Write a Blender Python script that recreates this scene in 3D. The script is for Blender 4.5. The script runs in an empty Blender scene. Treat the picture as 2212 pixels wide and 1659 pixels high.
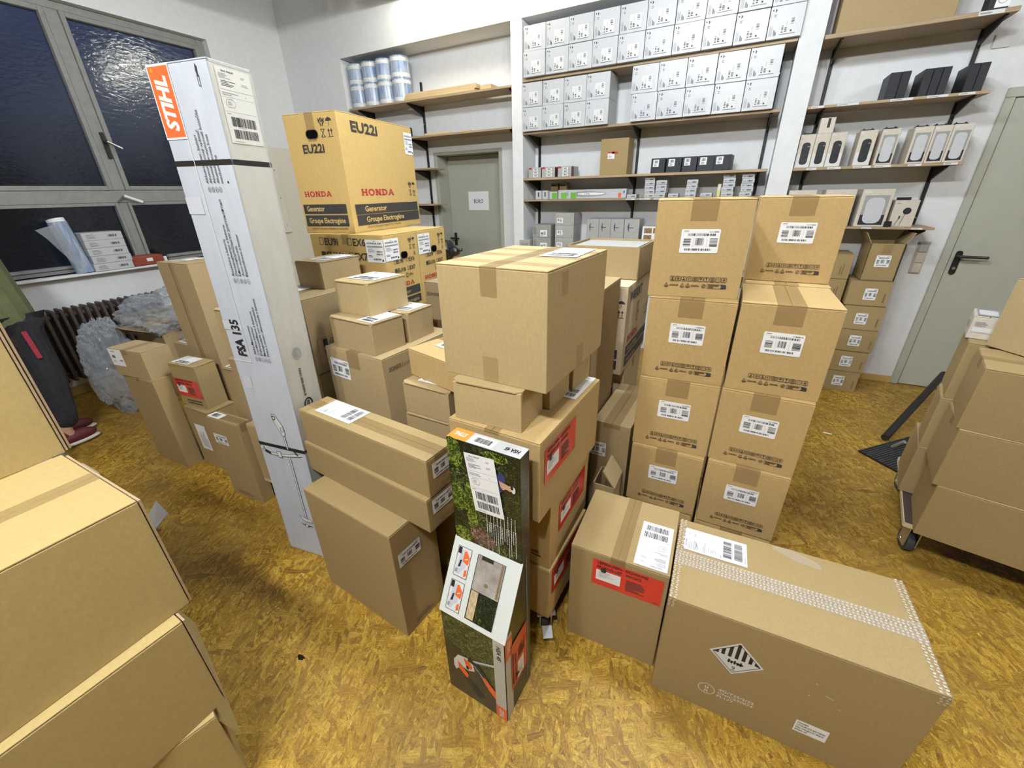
import bpy, bmesh, math, random
from mathutils import Matrix, Vector, noise
random.seed(7)
S = bpy.context.scene
COL = S.collection
# ------------------------------------------------------------------ camera, world, light, exposure
cam_d = bpy.data.cameras.new('camera'); cam = bpy.data.objects.new('camera', cam_d); COL.objects.link(cam)
RC = ((0.8887985, 0.4577705, -0.0219848), (0.1764541, -0.3860840, -0.9054298), (-0.4229670, 0.8008654, -0.4239264))
cam.matrix_world = Matrix(((RC[0][0], -RC[1][0], -RC[2][0], 0), (RC[0][1], -RC[1][1], -RC[2][1], 0), (RC[0][2], -RC[1][2], -RC[2][2], 1.55), (0, 0, 0, 1)))
cam_d.sensor_fit = 'HORIZONTAL'; cam_d.sensor_width = 36; cam_d.lens = 14.3786; cam_d.clip_start = 0.02
S.camera = cam
vs = S.view_settings; vs.view_transform = 'Standard'; vs.look = 'None'; vs.gamma = 1; vs.use_curve_mapping = False; vs.exposure = -0.25
w = bpy.data.worlds.new('dusk'); S.world = w; w.use_nodes = True
nt = w.node_tree; bg = nt.nodes['Background']
tc = nt.nodes.new('ShaderNodeTexCoord'); sx = nt.nodes.new('ShaderNodeSeparateXYZ'); rp = nt.nodes.new('ShaderNodeValToRGB')
nt.links.new(tc.outputs['Generated'], sx.inputs[0]); nt.links.new(sx.outputs['Z'], rp.inputs[0]); nt.links.new(rp.outputs[0], bg.inputs[0])
rp.color_ramp.elements[0].position = 0.02; rp.color_ramp.elements[0].color = (.020, .022, .030, 1)
rp.color_ramp.elements[1].position = 0.42; rp.color_ramp.elements[1].color = (.16, .21, .40, 1)
bg.inputs[1].default_value = 1.2

# fluorescent ceiling lamps, the last two unseen and added for fill: (x, y, length along x, watts, colour); bare tubes, so they shine sideways too
LAMPS = [(-2.5, 3.68, 1.3, 22, (1, .95, .76)), (-.6, 1.75, 1.3, 190, (.87, .945, 1)), (-.48, -.66, 1.3, 450, (.975, .99, 1)),
         (-3.3, 1.9, 1.3, 8, (.90, .96, 1)), (3.0, 1.3, 1.3, 130, (.945, .975, 1))]
LAMP_Z = 3.30
for x, y, lx, e, c in LAMPS:
    for k in (-.36, 0, .36):
        l = bpy.data.lights.new('tube_light', 'POINT'); l.energy = e / 3; l.color = c; l.shadow_soft_size = .07
        o = bpy.data.objects.new('tube_light', l); o.location = (x + k * lx, y, LAMP_Z - .13); COL.objects.link(o)

# ------------------------------------------------------------------ materials
MATS = {}
def nodes(name):
    m = bpy.data.materials.new(name); m.use_nodes = True; MATS[name] = m
    return m, m.node_tree, m.node_tree.nodes['Principled BSDF']
def plain(name, col, rough=.55, metal=0., spec=.4, emit=None):
    if name in MATS: return MATS[name]
    m, t, b = nodes(name)
    b.inputs['Base Color'].default_value = (*col, 1); b.inputs['Roughness'].default_value = rough
    b.inputs['Metallic'].default_value = metal; b.inputs['Specular IOR Level'].default_value = spec
    if emit: b.inputs['Emission Color'].default_value = (*emit[0], 1); b.inputs['Emission Strength'].default_value = emit[1]
    return m
def N(t, kind, **kw):
    n = t.nodes.new(kind)
    for k, v in kw.items():
        if k in n.inputs: n.inputs[k].default_value = v
        else: setattr(n, k, v)
    return n
def ramp(t, stops):
    r = t.nodes.new('ShaderNodeValToRGB'); e = r.color_ramp.elements
    while len(e) < len(stops): e.new(.5)
    for i, (p, c) in enumerate(stops): e[i].position = p; e[i].color = (*c, 1) if len(c) == 3 else c
    return r
def mottled(name, c1, c2, scale=30, rough=.6, bump=.05, stretch=(1, 1, 1), spec=.35, bscale=None, rand=.12, detail=4):
    """two-tone noise material in object space with a little per-object variation"""
    if name in MATS: return MATS[name]
    m, t, b = nodes(name); L = t.links.new
    tc = N(t, 'ShaderNodeTexCoord'); mp = N(t, 'ShaderNodeMapping'); mp.inputs['Scale'].default_value = stretch
    L(tc.outputs['Object'], mp.inputs[0])
    n1 = N(t, 'ShaderNodeTexNoise', Scale=scale, Detail=detail, Roughness=.65); L(mp.outputs[0], n1.inputs[0])
    r = ramp(t, [(.3, c1), (.7, c2)]); L(n1.outputs[0], r.inputs[0])
    oi = N(t, 'ShaderNodeObjectInfo'); mr = N(t, 'ShaderNodeMapRange'); L(oi.outputs['Random'], mr.inputs[0])
    mr.inputs['To Min'].default_value = 1 - rand; mr.inputs['To Max'].default_value = 1 + rand
    hs = N(t, 'ShaderNodeHueSaturation'); L(r.outputs[0], hs.inputs['Color']); L(mr.outputs[0], hs.inputs['Value'])
    L(hs.outputs[0], b.inputs['Base Color']); b.inputs['Roughness'].default_value = rough; b.inputs['Specular IOR Level'].default_value = spec
    if bump:
        n2 = N(t, 'ShaderNodeTexNoise', Scale=bscale or scale * 3, Detail=3); L(mp.outputs[0], n2.inputs[0])
        bp = N(t, 'ShaderNodeBump', Strength=bump, Distance=.01); L(n2.outputs[0], bp.inputs['Height']); L(bp.outputs[0], b.inputs['Normal'])
    return m
def card(name, base, rough=.7, rand=.06):
    c1 = tuple(v * .93 for v in base); c2 = tuple(min(1, v * 1.06) for v in base)
    return mottled(name, c1, c2, scale=130, rough=rough, bump=.06, stretch=(1, 1, .6), spec=.25, bscale=160, rand=rand)
KRAFT = card('kraft_light', (.42, .315, .158)); KBOX = card('kraft_golden', (.46, .32, .138)); KBRN = card('kraft_brown', (.325, .235, .108))
KGRY = card('kraft_grey', (.365, .270, .140)); HONDA = card('kraft_yellow', (.56, .385, .140)); KINN = card('kraft_inside', (.33, .24, .14))
KLAM = card('kraft_pale', (.60, .50, .34))
WHITE = mottled('white_print_card', (.50, .51, .53), (.54, .55, .57), 40, .38, .02, spec=.5, rand=.03)
GREYC = mottled('grey_card', (.36, .36, .34), (.42, .42, .40), 40, .5, .02, rand=.04)
GREYD = mottled('grey_dark_card', (.27, .27, .26), (.33, .33, .32), 40, .5, .02, rand=.04)
BLKC = mottled('black_card', (.012, .013, .016), (.022, .023, .027), 60, .5, .03, rand=.1)
CREAM = mottled('cream_card', (.55, .50, .42), (.62, .57, .48), 40, .5, .02, rand=.03)
STW = mottled('white_grey_liner', (.44, .475, .53), (.49, .525, .58), 25, .5, .04, stretch=(1, 1, .3), rand=0)
STG = mottled('grey_board_liner', (.42, .41, .355), (.48, .47, .41), 25, .6, .04, stretch=(1, 1, .3), rand=0)
PAPER = plain('paper_white', (.82, .83, .84), .5); INK = plain('ink_black', (.015, .015, .018), .55); INKG = plain('ink_grey', (.28, .28, .29), .6)
INKB = plain('ink_brown', (.075, .05, .025), .7); INKS = plain('ink_soft_brown', (.19, .13, .065), .7); INKR = plain('ink_red', (.42, .03, .035), .6); INKW = plain('ink_white', (.66, .665, .66), .55)
INKD = plain('ink_charcoal', (.035, .034, .033), .6); INKN = plain('ink_navy', (.03, .04, .11), .6)
RED = plain('pouch_red', (.62, .035, .025), .25, spec=.6); ORA = plain('print_orange', (.75, .13, .03), .4); ORL = plain('print_light_orange', (.80, .30, .04), .4)
LBL = plain('label_greyish', (.52, .54, .58), .5)
BLACK = plain('black_plastic', (.012, .012, .013), .4); BMET = plain('black_powder_metal', (.02, .019, .018), .45, .3); RUB = plain('rubber_grey', (.05, .055, .06), .6)
STEEL = plain('galvanised_steel', (.55, .56, .57), .3, .9); SKIN = plain('skin', (.55, .33, .23), .5)
GREEND = mottled('door_greygreen', (.39, .40, .33), (.42, .43, .355), 12, .45, .02, rand=0)
FRAMEG = mottled('window_frame_grey', (.23, .235, .225), (.28, .285, .27), 20, .5, .03, rand=0)
WOOD = mottled('shelf_wood', (.30, .215, .125), (.44, .335, .21), 9, .55, .06, stretch=(.35, 8, 8), rand=.1)
WOODE = mottled('ply_wood', (.50, .36, .19), (.66, .50, .29), 12, .6, .05, stretch=(.3, 6, 20), rand=.1)
CEIL = plain('grey_ceiling', (.42, .42, .41), .8); FARW = plain('far_wall', (.20, .155, .09), .8)  # unseen ceiling greyed and unseen far walls darkened to cut fill light
WALL = mottled('white_plaster', (.69, .705, .715), (.74, .755, .765), 18, .75, .12, bscale=60, rand=0)
WALLC = mottled('cream_paint', (.66, .62, .53), (.70, .66, .57), 18, .6, .08, bscale=60, rand=0)
BASEB = mottled('baseboard_wood', (.45, .30, .10), (.58, .40, .15), 10, .5, .05, stretch=(.4, 8, 8))
RADM = mottled('radiator_brown', (.055, .040, .034), (.085, .062, .052), 30, .55, .05, rand=.05)
PALW = mottled('platform_ply', (.05, .035, .035), (.07, .05, .05), 30, .35, .03)

def tape_mat():
    m, t, b = nodes('clear_brown_tape'); L = t.links.new
    b.inputs['Base Color'].default_value = (.40, .275, .12, 1); b.inputs['Roughness'].default_value = .22; b.inputs['Specular IOR Level'].default_value = .55
    tcn = N(t, 'ShaderNodeTexCoord'); mp = N(t, 'ShaderNodeMapping'); mp.inputs['Scale'].default_value = (1, 1, 1); L(tcn.outputs['Object'], mp.inputs[0])
    n = N(t, 'ShaderNodeTexNoise', Scale=18, Detail=3, Distortion=1.5); L(mp.outputs[0], n.inputs[0])
    bp = N(t, 'ShaderNodeBump', Strength=.25, Distance=.006); L(n.outputs[0], bp.inputs['Height']); L(bp.outputs[0], b.inputs['Normal'])
    b.inputs['Alpha'].default_value = .24
    return m
TAPE = tape_mat()
def film_mat(name, tint, alpha, rough=.12):
    m, t, b = nodes(name); L = t.links.new
    b.inputs['Base Color'].default_value = (*tint, 1); b.inputs['Roughness'].default_value = rough; b.inputs['Specular IOR Level'].default_value = .8
    n = N(t, 'ShaderNodeTexNoise', Scale=7, Detail=3, Distortion=1.2); tcn = N(t, 'ShaderNodeTexCoord'); L(tcn.outputs['Object'], n.inputs[0])
    bp = N(t, 'ShaderNodeBump', Strength=.5, Distance=.03); L(n.outputs[0], bp.inputs['Height']); L(bp.outputs[0], b.inputs['Normal'])
    lw = N(t, 'ShaderNodeLayerWeight', Blend=.4); L(bp.outputs[0], lw.inputs['Normal'])
    r = ramp(t, [(.0, (alpha * .7,) * 3), (.8, (min(1, alpha * 1.6),) * 3)]); L(lw.outputs['Facing'], r.inputs[0]); L(r.outputs[0], b.inputs['Alpha'])
    return m
FILM = film_mat('clear_film', (.50, .54, .60), .36, .14); CTAPE = film_mat('clear_tape', (.75, .72, .66), .22)
BLUEF = mottled('blue_white_film', (.13, .22, .42), (.50, .56, .62), 10, .25, .1, stretch=(3.5, 3.5, .5), spec=.6, rand=.03)
BAGB = mottled('black_bag', (.008, .008, .009), (.02, .02, .022), 20, .18, .5, spec=.7)
JACK = mottled('green_jacket', (.085, .10, .045), (.12, .135, .062), 25, .8, .15); TROU = mottled('dark_trousers', (.012, .012, .016), (.022, .021, .026), 30, .8, .1)
STRIPE = plain('red_stripe', (.30, .025, .045), .7); SHOE = plain('red_shoe', (.09, .012, .018), .6); SOLE = plain('white_sole', (.62, .58, .52), .6); HAIR = plain('brown_hair', (.04, .025, .015), .7)

def foliage(name, stops, scale=110, rough=.3):
    m, t, b = nodes(name); L = t.links.new
    tcn = N(t, 'ShaderNodeTexCoord'); v = N(t, 'ShaderNodeTexVoronoi', Scale=scale * 2.2); n = N(t, 'ShaderNodeTexNoise', Scale=scale * .45, Detail=8, Roughness=.85)
    L(tcn.outputs['Object'], v.inputs['Vector']); L(tcn.outputs['Object'], n.inputs['Vector'])
    mx = N(t, 'ShaderNodeMath', operation='MULTIPLY_ADD'); L(v.outputs['Distance'], mx.inputs[0]); mx.inputs[1].default_value = -.35; L(n.outputs[0], mx.inputs[2])
    r = ramp(t, stops); L(mx.outputs[0], r.inputs[0]); L(r.outputs[0], b.inputs['Base Color']); b.inputs['Roughness'].default_value = rough
    return m
FOLD = foliage('print_dark_foliage', [(.28, (.004, .006, .003)), (.40, (.018, .026, .009)), (.52, (.13, .15, .06))])
FOLM = foliage('print_hedge', [(.26, (.006, .010, .003)), (.38, (.055, .080, .02)), (.50, (.26, .31, .11))], 110)
FOLL = foliage('print_topiary', [(.25, (.010, .02, .003)), (.37, (.12, .18, .02)), (.50, (.42, .50, .10))], 110)
FOLP = foliage('print_flowers', [(.25, (.02, .03, .01)), (.37, (.16, .08, .07)), (.50, (.60, .40, .36))], 120)
GROUND = foliage('print_soil', [(.2, (.012, .010, .006)), (.5, (.05, .045, .03)), (.65, (.16, .14, .10))], 70)
PGREY = mottled('print_grey_wall', (.22, .19, .17), (.46, .41, .37), 14, .3, 0, rand=0); PWOOD = mottled('print_wood', (.35, .25, .12), (.62, .52, .34), 20, .3, 0, stretch=(6, 6, .6), rand=0)
PFOOD = mottled('print_pictures', (.10, .03, .02), (.42, .30, .16), 90, .4, 0, rand=0, detail=6)

def osb():
    m, t, b = nodes('osb_floor'); L = t.links.new
    tcn = N(t, 'ShaderNodeTexCoord')
    wob = N(t, 'ShaderNodeTexNoise', Scale=5, Detail=2); L(tcn.outputs['Object'], wob.inputs[0])
    wadd = N(t, 'ShaderNodeVectorMath', operation='MULTIPLY_ADD'); L(wob.outputs[1], wadd.inputs[0]); wadd.inputs[1].default_value = (.05, .05, 0); L(tcn.outputs['Object'], wadd.inputs[2])
    prev = None; hprev = None
    for i, (ang, sx_, sy_, th_) in enumerate([(12, 11, 34, 0), (75, 14, 46, .5), (-35, 12, 40, .5), (48, 18, 62, .5), (-80, 14, 48, .55), (-8, 24, 84, .55), (102, 32, 110, .6), (30, 9, 40, .86), (-55, 16, 70, .8)]):
        mp = N(t, 'ShaderNodeMapping'); mp.vector_type = 'TEXTURE'
        mp.inputs['Rotation'].default_value = (0, 0, math.radians(ang)); mp.inputs['Scale'].default_value = (1 / sx_, 1 / sy_, 1); mp.inputs['Location'].default_value = (i * 3.1, i * 1.7, 0)
        L(wadd.outputs[0], mp.inputs[0])
        v = N(t, 'ShaderNodeTexVoronoi', Scale=1.0); L(mp.outputs[0], v.inputs['Vector'])
        sp = N(t, 'ShaderNodeSeparateColor'); L(v.outputs['Color'], sp.inputs[0])
        gr = N(t, 'ShaderNodeTexNoise', Scale=3.2, Detail=7, Roughness=.78, Distortion=.4); mp2 = N(t, 'ShaderNodeMapping'); mp2.inputs['Scale'].default_value = (.7, 1.6, 1); L(mp.outputs[0], mp2.inputs[0]); L(mp2.outputs[0], gr.inputs[0])
        ad = N(t, 'ShaderNodeMath', operation='MULTIPLY_ADD'); L(sp.outputs[0], ad.inputs[0]); ad.inputs[1].default_value = .26; L(gr.outputs[0], ad.inputs[2])
        r = ramp(t, [(.40, (.09, .040, .004)), (.55, (.27, .142, .012)), (.69, (.42, .245, .024)), (.84, (.66, .45, .085))]); L(ad.outputs[0], r.inputs[0])
        if prev is None: prev = r.outputs[0]; hprev = sp.outputs[0]
        else:
            th = N(t, 'ShaderNodeMath', operation='GREATER_THAN'); L(sp.outputs[1], th.inputs[0]); th.inputs[1].default_value = th_
            mx = N(t, 'ShaderNodeMix', data_type='RGBA'); L(th.outputs[0], mx.inputs[0]); L(prev, mx.inputs[6]); L(r.outputs[0], mx.inputs[7]); prev = mx.outputs[2]
            mh = N(t, 'ShaderNodeMix', data_type='FLOAT'); L(th.outputs[0], mh.inputs[0]); L(hprev, mh.inputs[2]); L(sp.outputs[0], mh.inputs[3]); hprev = mh.outputs[0]
    fb = N(t, 'ShaderNodeTexNoise', Scale=95, Detail=5, Roughness=.8, Distortion=2.0); L(wadd.outputs[0], fb.inputs[0]); fr2 = ramp(t, [(.36, (.45, .42, .38)), (.5, (1, 1, 1)), (.66, (1.35, 1.4, 1.5))]); L(fb.outputs[0], fr2.inputs[0])
    fm = N(t, 'ShaderNodeMix', data_type='RGBA', blend_type='MULTIPLY'); fm.inputs[0].default_value = .8; L(prev, fm.inputs[6]); L(fr2.outputs[0], fm.inputs[7]); prev = fm.outputs[2]
    # dark bark specks and worn grey patches
    sk = N(t, 'ShaderNodeTexNoise', Scale=30, Detail=4, Roughness=.65); L(wadd.outputs[0], sk.inputs[0]); sr = ramp(t, [(.64, (0, 0, 0)), (.72, (.8, .8, .8))]); L(sk.outputs[0], sr.inputs[0])
    m1 = N(t, 'ShaderNodeMix', data_type='RGBA'); L(sr.outputs[0], m1.inputs[0]); L(prev, m1.inputs[6]); m1.inputs[7].default_value = (.06, .03, .012, 1)
    wn = N(t, 'ShaderNodeTexNoise', Scale=1.6, Detail=5, Roughness=.6); L(tcn.outputs['Object'], wn.inputs[0]); wr = ramp(t, [(.36, (0, 0, 0)), (.66, (.60, .60, .60))]); L(wn.outputs[0], wr.inputs[0])
    m2 = N(t, 'ShaderNodeMix', data_type='RGBA'); L(wr.outputs[0], m2.inputs[0]); L(m1.outputs[2], m2.inputs[6]); m2.inputs[7].default_value = (.215, .130, .034, 1)
    L(m2.outputs[2], b.inputs['Base Color']); b.inputs['Roughness'].default_value = .42; b.inputs['Specular IOR Level'].default_value = .35
    bp = N(t, 'ShaderNodeBump', Strength=.25, Distance=.004); L(hprev, bp.inputs['Height']); L(bp.outputs[0], b.inputs['Normal'])
    return m
OSB = osb()
def window_glass():
    m, t, b = nodes('patterned_glass'); L = t.links.new
    out = t.nodes['Material Output']; t.nodes.remove(b)
    tcn = N(t, 'ShaderNodeTexCoord'); mp = N(t, 'ShaderNodeMapping'); mp.inputs['Scale'].default_value = (1, .55, 1.3); L(tcn.outputs['Object'], mp.inputs[0])
    n = N(t, 'ShaderNodeTexNoise', Scale=34, Detail=2, Roughness=.5, Distortion=.6); L(mp.outputs[0], n.inputs[0])
    bp = N(t, 'ShaderNodeBump', Strength=.30, Distance=.006); L(n.outputs[0], bp.inputs['Height'])
    g = N(t, 'ShaderNodeBsdfGlossy', Roughness=.09); g.inputs[0].default_value = (.95, .97, 1, 1); L(bp.outputs[0], g.inputs['Normal'])
    tr = N(t, 'ShaderNodeBsdfTransparent'); tr.inputs[0].default_value = (.55, .58, .62, 1)
    f = N(t, 'ShaderNodeFresnel', IOR=1.5); L(bp.outputs[0], f.inputs['Normal'])
    mx = N(t, 'ShaderNodeMixShader'); L(f.outputs[0], mx.inputs[0]); L(tr.outputs[0], mx.inputs[1]); L(g.outputs[0], mx.inputs[2]); L(mx.outputs[0], out.inputs[0])
    return m
GLASS = window_glass()

# ------------------------------------------------------------------ geometry helpers
class MB:
    """collects simple solids and links them as ONE mesh object"""
    def __init__(s): s.v = []; s.f = []; s.m = []; s.mats = []
    def mi(s, m):
        if m not in s.mats: s.mats.append(m)
        return s.mats.index(m)
    def add(s, vs, fs, m):
        k = len(s.v); i = s.mi(m); s.v += [tuple(v) for v in vs]; s.f += [[a + k for a in f] for f in fs]; s.m += [i] * len(fs)
    def box(s, x0, x1, y0, y1, z0, z1, m, M=None):
        vs = [Vector((x, y, z)) for x in (x0, x1) for y in (y0, y1) for z in (z0, z1)]
        if M: vs = [M @ v for v in vs]
        s.add(vs, [(0, 1, 3, 2), (4, 6, 7, 5), (0, 4, 5, 1), (2, 3, 7, 6), (0, 2, 6, 4), (1, 5, 7, 3)], m)
    def prism(s, pts, axis, a, b, m):
        """polygon pts (2D) extruded along axis between a and b"""
        n = len(pts); mk = {'x': lambda p, t: (t, p[0], p[1]), 'y': lambda p, t: (p[0], t, p[1]), 'z': lambda p, t: (p[0], p[1], t)}[axis]
        vs = [mk(p, a) for p in pts] + [mk(p, b) for p in pts]
        s.add(vs, [list(range(n))[::-1], list(range(n, 2 * n))] + [(i, (i + 1) % n, n + (i + 1) % n, n + i) for i in range(n)], m)
    def cyl(s, p, q, r, m, n=14, r2=None):
        p, q = Vector(p), Vector(q); d = (q - p).normalized(); a = d.orthogonal().normalized(); b = d.cross(a); r2 = r if r2 is None else r2
        vs = []
        for c, rr in ((p, r), (q, r2)):
            vs += [c + rr * (math.cos(2 * math.pi * i / n) * a + math.sin(2 * math.pi * i / n) * b) for i in range(n)]
        s.add(vs, [list(range(n))[::-1], list(range(n, 2 * n))] + [(i, (i + 1) % n, n + (i + 1) % n, n + i) for i in range(n)], m)
    def sphere(s, c, r, m, seg=14, rings=8, fn=None):
        c = Vector(c); r = Vector((r, r, r)) if not hasattr(r, '__len__') else Vector(r); vs = []; fs = []
        for j in range(rings + 1):
            th = math.pi * j / rings
            for i in range(seg):
                ph = 2 * math.pi * i / seg; d = Vector((math.sin(th) * math.cos(ph), math.sin(th) * math.sin(ph), math.cos(th)))
                k = fn(d) if fn else 1
                vs.append(c + Vector((d.x * r.x, d.y * r.y, d.z * r.z)) * k)
        for j in range(rings):
            for i in range(seg):
                a = j * seg + i; b = j * seg + (i + 1) % seg; fs.append((a, a + seg, b + seg, b))
        s.add(vs, fs, m)
    def build(s, name, parent=None, bevel=0, smooth=False, segs=1):
        me = bpy.data.meshes.new(name); me.from_pydata(s.v, [], s.f)
        for m in s.mats: me.materials.append(m)
        me.polygons.foreach_set('material_index', s.m)
        bm = bmesh.new(); bm.from_mesh(me); bmesh.ops.recalc_face_normals(bm, faces=bm.faces)
        if bevel: bmesh.ops.bevel(bm, geom=[e for e in bm.edges], offset=bevel, segments=segs, profile=.5, affect='EDGES', clamp_overlap=True)
        bm.to_mesh(me); bm.free()
        if smooth: me.polygons.foreach_set('use_smooth', [True] * len(me.polygons))
        o = bpy.data.objects.new(name, me); COL.objects.link(o)
        if parent: o.parent = parent
        return o
def tag(o, label=None, cat=None, group=None, kind=None):
    if label: o['label'] = label
    if cat: o['category'] = cat
    if group: o['group'] = group
    if kind: o['kind'] = kind
    return o
def root(name, label, cat, loc=(0, 0, 0), rz=0, group=None):
    o = bpy.data.objects.new(name, None); o.empty_display_size = .1; o.location = loc; o.rotation_euler = (0, 0, rz); COL.objects.link(o)
    return tag(o, label, cat, group)
def dup(o, parent=None, loc=None, label=None, group=None):
    c = o.copy(); COL.objects.link(c)
    if parent: c.parent = parent
    if loc is not None: c.location = loc
    if label: c['label'] = label
    if group: c['group'] = group
    for ch in list(o.children): dup(ch, c)
    return c

_txt = {}
def text_mesh(s, bold=0., shear=0.):
    k = (s, bold, shear)
    if k not in _txt:
        cu = bpy.data.curves.new('t', 'FONT'); cu.body = s; cu.offset = bold; cu.shear = shear; cu.resolution_u = 2
        o = bpy.data.objects.new('t', cu); COL.objects.link(o)
        me = bpy.data.meshes.new_from_object(o)
        vs = [(v.co.x, v.co.y) for v in me.vertices]; fs = [list(p.vertices) for p in me.polygons]
        bpy.data.objects.remove(o); bpy.data.meshes.remove(me); bpy.data.curves.remove(cu)
        x0 = min(v[0] for v in vs) if vs else 0; x1 = max(v[0] for v in vs) if vs else 1
        _txt[k] = ([(v[0] - x0, v[1]) for v in vs], fs, x1 - x0)
    return _txt[k]
CAP = .70
class Art:
    """flat print drawn in face coordinates (s, t); built as one mesh lying on a face"""
    def __init__(a): a.v = []; a.f = []; a.m = []; a.mats = []; a.o = (0, 0); a.ex = (1, 0); a.ey = (0, 1)
    def frame(a, o=(0, 0), ex=(1, 0), ey=(0, 1)): a.o, a.ex, a.ey = o, ex, ey; return a
    def rot(a, o, deg, sc=1.): c, s = math.cos(math.radians(deg)) * sc, math.sin(math.radians(deg)) * sc; return a.frame(o, (c, s), (-s, c))
    def P(a, x, y): return (a.o[0] + x * a.ex[0] + y * a.ey[0], a.o[1] + x * a.ex[1] + y * a.ey[1])
    def raw(a, vs, fs, m, l):
        if m not in a.mats: a.mats.append(m)
        k = len(a.v); a.v += [(*a.P(*v), l) for v in vs]; a.f += [[i + k for i in f] for f in fs]; a.m += [a.mats.index(m)] * len(fs)
    def poly(a, pts, m, l=1): a.raw(pts, [list(range(len(pts)))], m, l)
    def rect(a, x0, y0, x1, y1, m, l=1): a.poly([(x0, y0), (x1, y0), (x1, y1), (x0, y1)], m, l)
    def rrect(a, x0, y0, x1, y1, r, m, l=1):
        pts = []
        for cx, cy, st in ((x1 - r, y0 + r, -90), (x1 - r, y1 - r, 0), (x0 + r, y1 - r, 90), (x0 + r, y0 + r, 180)):
            pts += [(cx + r * math.cos(math.radians(st + d)), cy + r * math.sin(math.radians(st + d))) for d in (0, 30, 60, 90)]
        a.poly(pts, m, l)
    def line(a, p, q, w, m, l=1):
        dx, dy = q[0] - p[0], q[1] - p[1]; n = math.hypot(dx, dy) or 1; ox, oy = -dy / n * w / 2, dx / n * w / 2
        a.poly([(p[0] - ox, p[1] - oy), (q[0] - ox, q[1] - oy), (q[0] + ox, q[1] + oy), (p[0] + ox, p[1] + oy)], m, l)
    def path(a, pts, w, m, l=1, close=False):
        for p, q in zip(pts, pts[1:] + (pts[:1] if close else [])): a.line(p, q, w, m, l)
    def ell(a, cx, cy, rx, ry, m, l=1, n=18): a.poly([(cx + rx * math.cos(2 * math.pi * i / n), cy + ry * math.sin(2 * math.pi * i / n)) for i in range(n)], m, l)
    def ring(a, cx, cy, rx, ry, w, m, l=1, n=24, a0=0, a1=360):
        A = [math.radians(a0 + (a1 - a0) * i / n) for i in range(n + 1)]
        vs = [(cx + rx * math.cos(t), cy + ry * math.sin(t)) for t in A] + [(cx + (rx - w) * math.cos(t), cy + (ry - w) * math.sin(t)) for t in A]
        a.raw(vs, [(i, i + 1, n + 2 + i, n + 1 + i) for i in range(n)], m, l)
    def bars(a, x0, y0, x1, y1, m=None, l=2, n=22, vert=True, seed=1):
        r = random.Random(seed); m = m or INK; p = x0 if vert else y0; e = x1 if vert else y1; u = (e - p) / n
        while p < e - u * .3:
            wdt = u * r.choice((.35, .35, .7, 1.1)); q = min(e, p + wdt)
            a.rect(*((p, y0, q, y1) if vert else (x0, p, x1, q)), m, l); p = q + u * r.choice((.3, .4, .8))
    def text(a, s, x, y, h, m, l=2, w=None, bold=.0, shear=0., align='l'):
        vs, fs, W = text_mesh(s, bold, shear); k = h / CAP; kx = (w / W) if w else k; ox = x - (W * kx if align == 'r' else W * kx / 2 if align == 'c' else 0)
        a.raw([(ox + v[0] * kx, y + v[1] * k) for v in vs], fs, m, l)
    def lines(a, x, y, w, h, n, m=None, l=2, seed=3, t=.45):
        r = random.Random(seed); st = h / n
        for i in range(n): a.rect(x, y + h - (i + .75) * st, x + w * r.uniform(.45, 1), y + h - (i + .75 - t) * st, m or INKG, l)
    def build(a, name, parent, O, es, et, n, eps=.0004, base=.0005):
        O, es, et, n = map(Vector, (O, es, et, n))
        me = bpy.data.meshes.new(name); me.from_pydata([O + es * v[0] + et * v[1] + n * (base + eps * v[2]) for v in a.v], [], a.f)
        for m in a.mats: me.materials.append(m)
        me.polygons.foreach_set('material_index', a.m)
        o = bpy.data.objects.new(name, me); COL.objects.link(o); o.parent = parent; return o

# -------- printed designs
def dhl(A, o, ex, ey, seed=1, paper=None):
    """parcel label; o = its bottom left corner, ex / ey = its width and height vectors (unit square design)"""
    A.frame(o, ex, ey); A.rect(0, 0, 1, 1, paper or PAPER, 1)
    A.text('DHL PAKET', .16, .945, .022, INK, w=.36, bold=.02)
    A.lines(.06, .86, .35, .07, 4, seed=seed); A.lines(.09, .76, .42, .08, 4, INK, seed=seed + 1, t=.35); A.lines(.68, .80, .22, .04, 2, seed=seed + 2); A.lines(.7, .90, .2, .03, 2, seed=4)
    A.rect(.03, .715, .97, .719, INKG, 2); A.lines(.05, .64, .5, .05, 2, seed=seed + 3); A.text('2 kg', .72, .655, .018, INK)
    A.rect(.03, .62, .97, .623, INKG, 2)
    A.path([(.10, .56), (.15, .595), (.32, .595), (.37, .56), (.37, .525), (.32, .49), (.15, .49), (.10, .525)], .008, INKG, 2, True); A.lines(.15, .515, .17, .055, 3)
    A.rect(.03, .43, .97, .433, INKG, 2); A.rect(.4, .38, .404, .43, INKG, 2); A.lines(.06, .39, .22, .025, 1)
    A.bars(.14, .235, .88, .365, seed=seed + 7, n=36); A.lines(.3, .215, .4, .012, 1); A.bars(.14, .07, .88, .195, seed=seed + 9, n=36); A.lines(.1, .02, .5, .02, 1)
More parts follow.
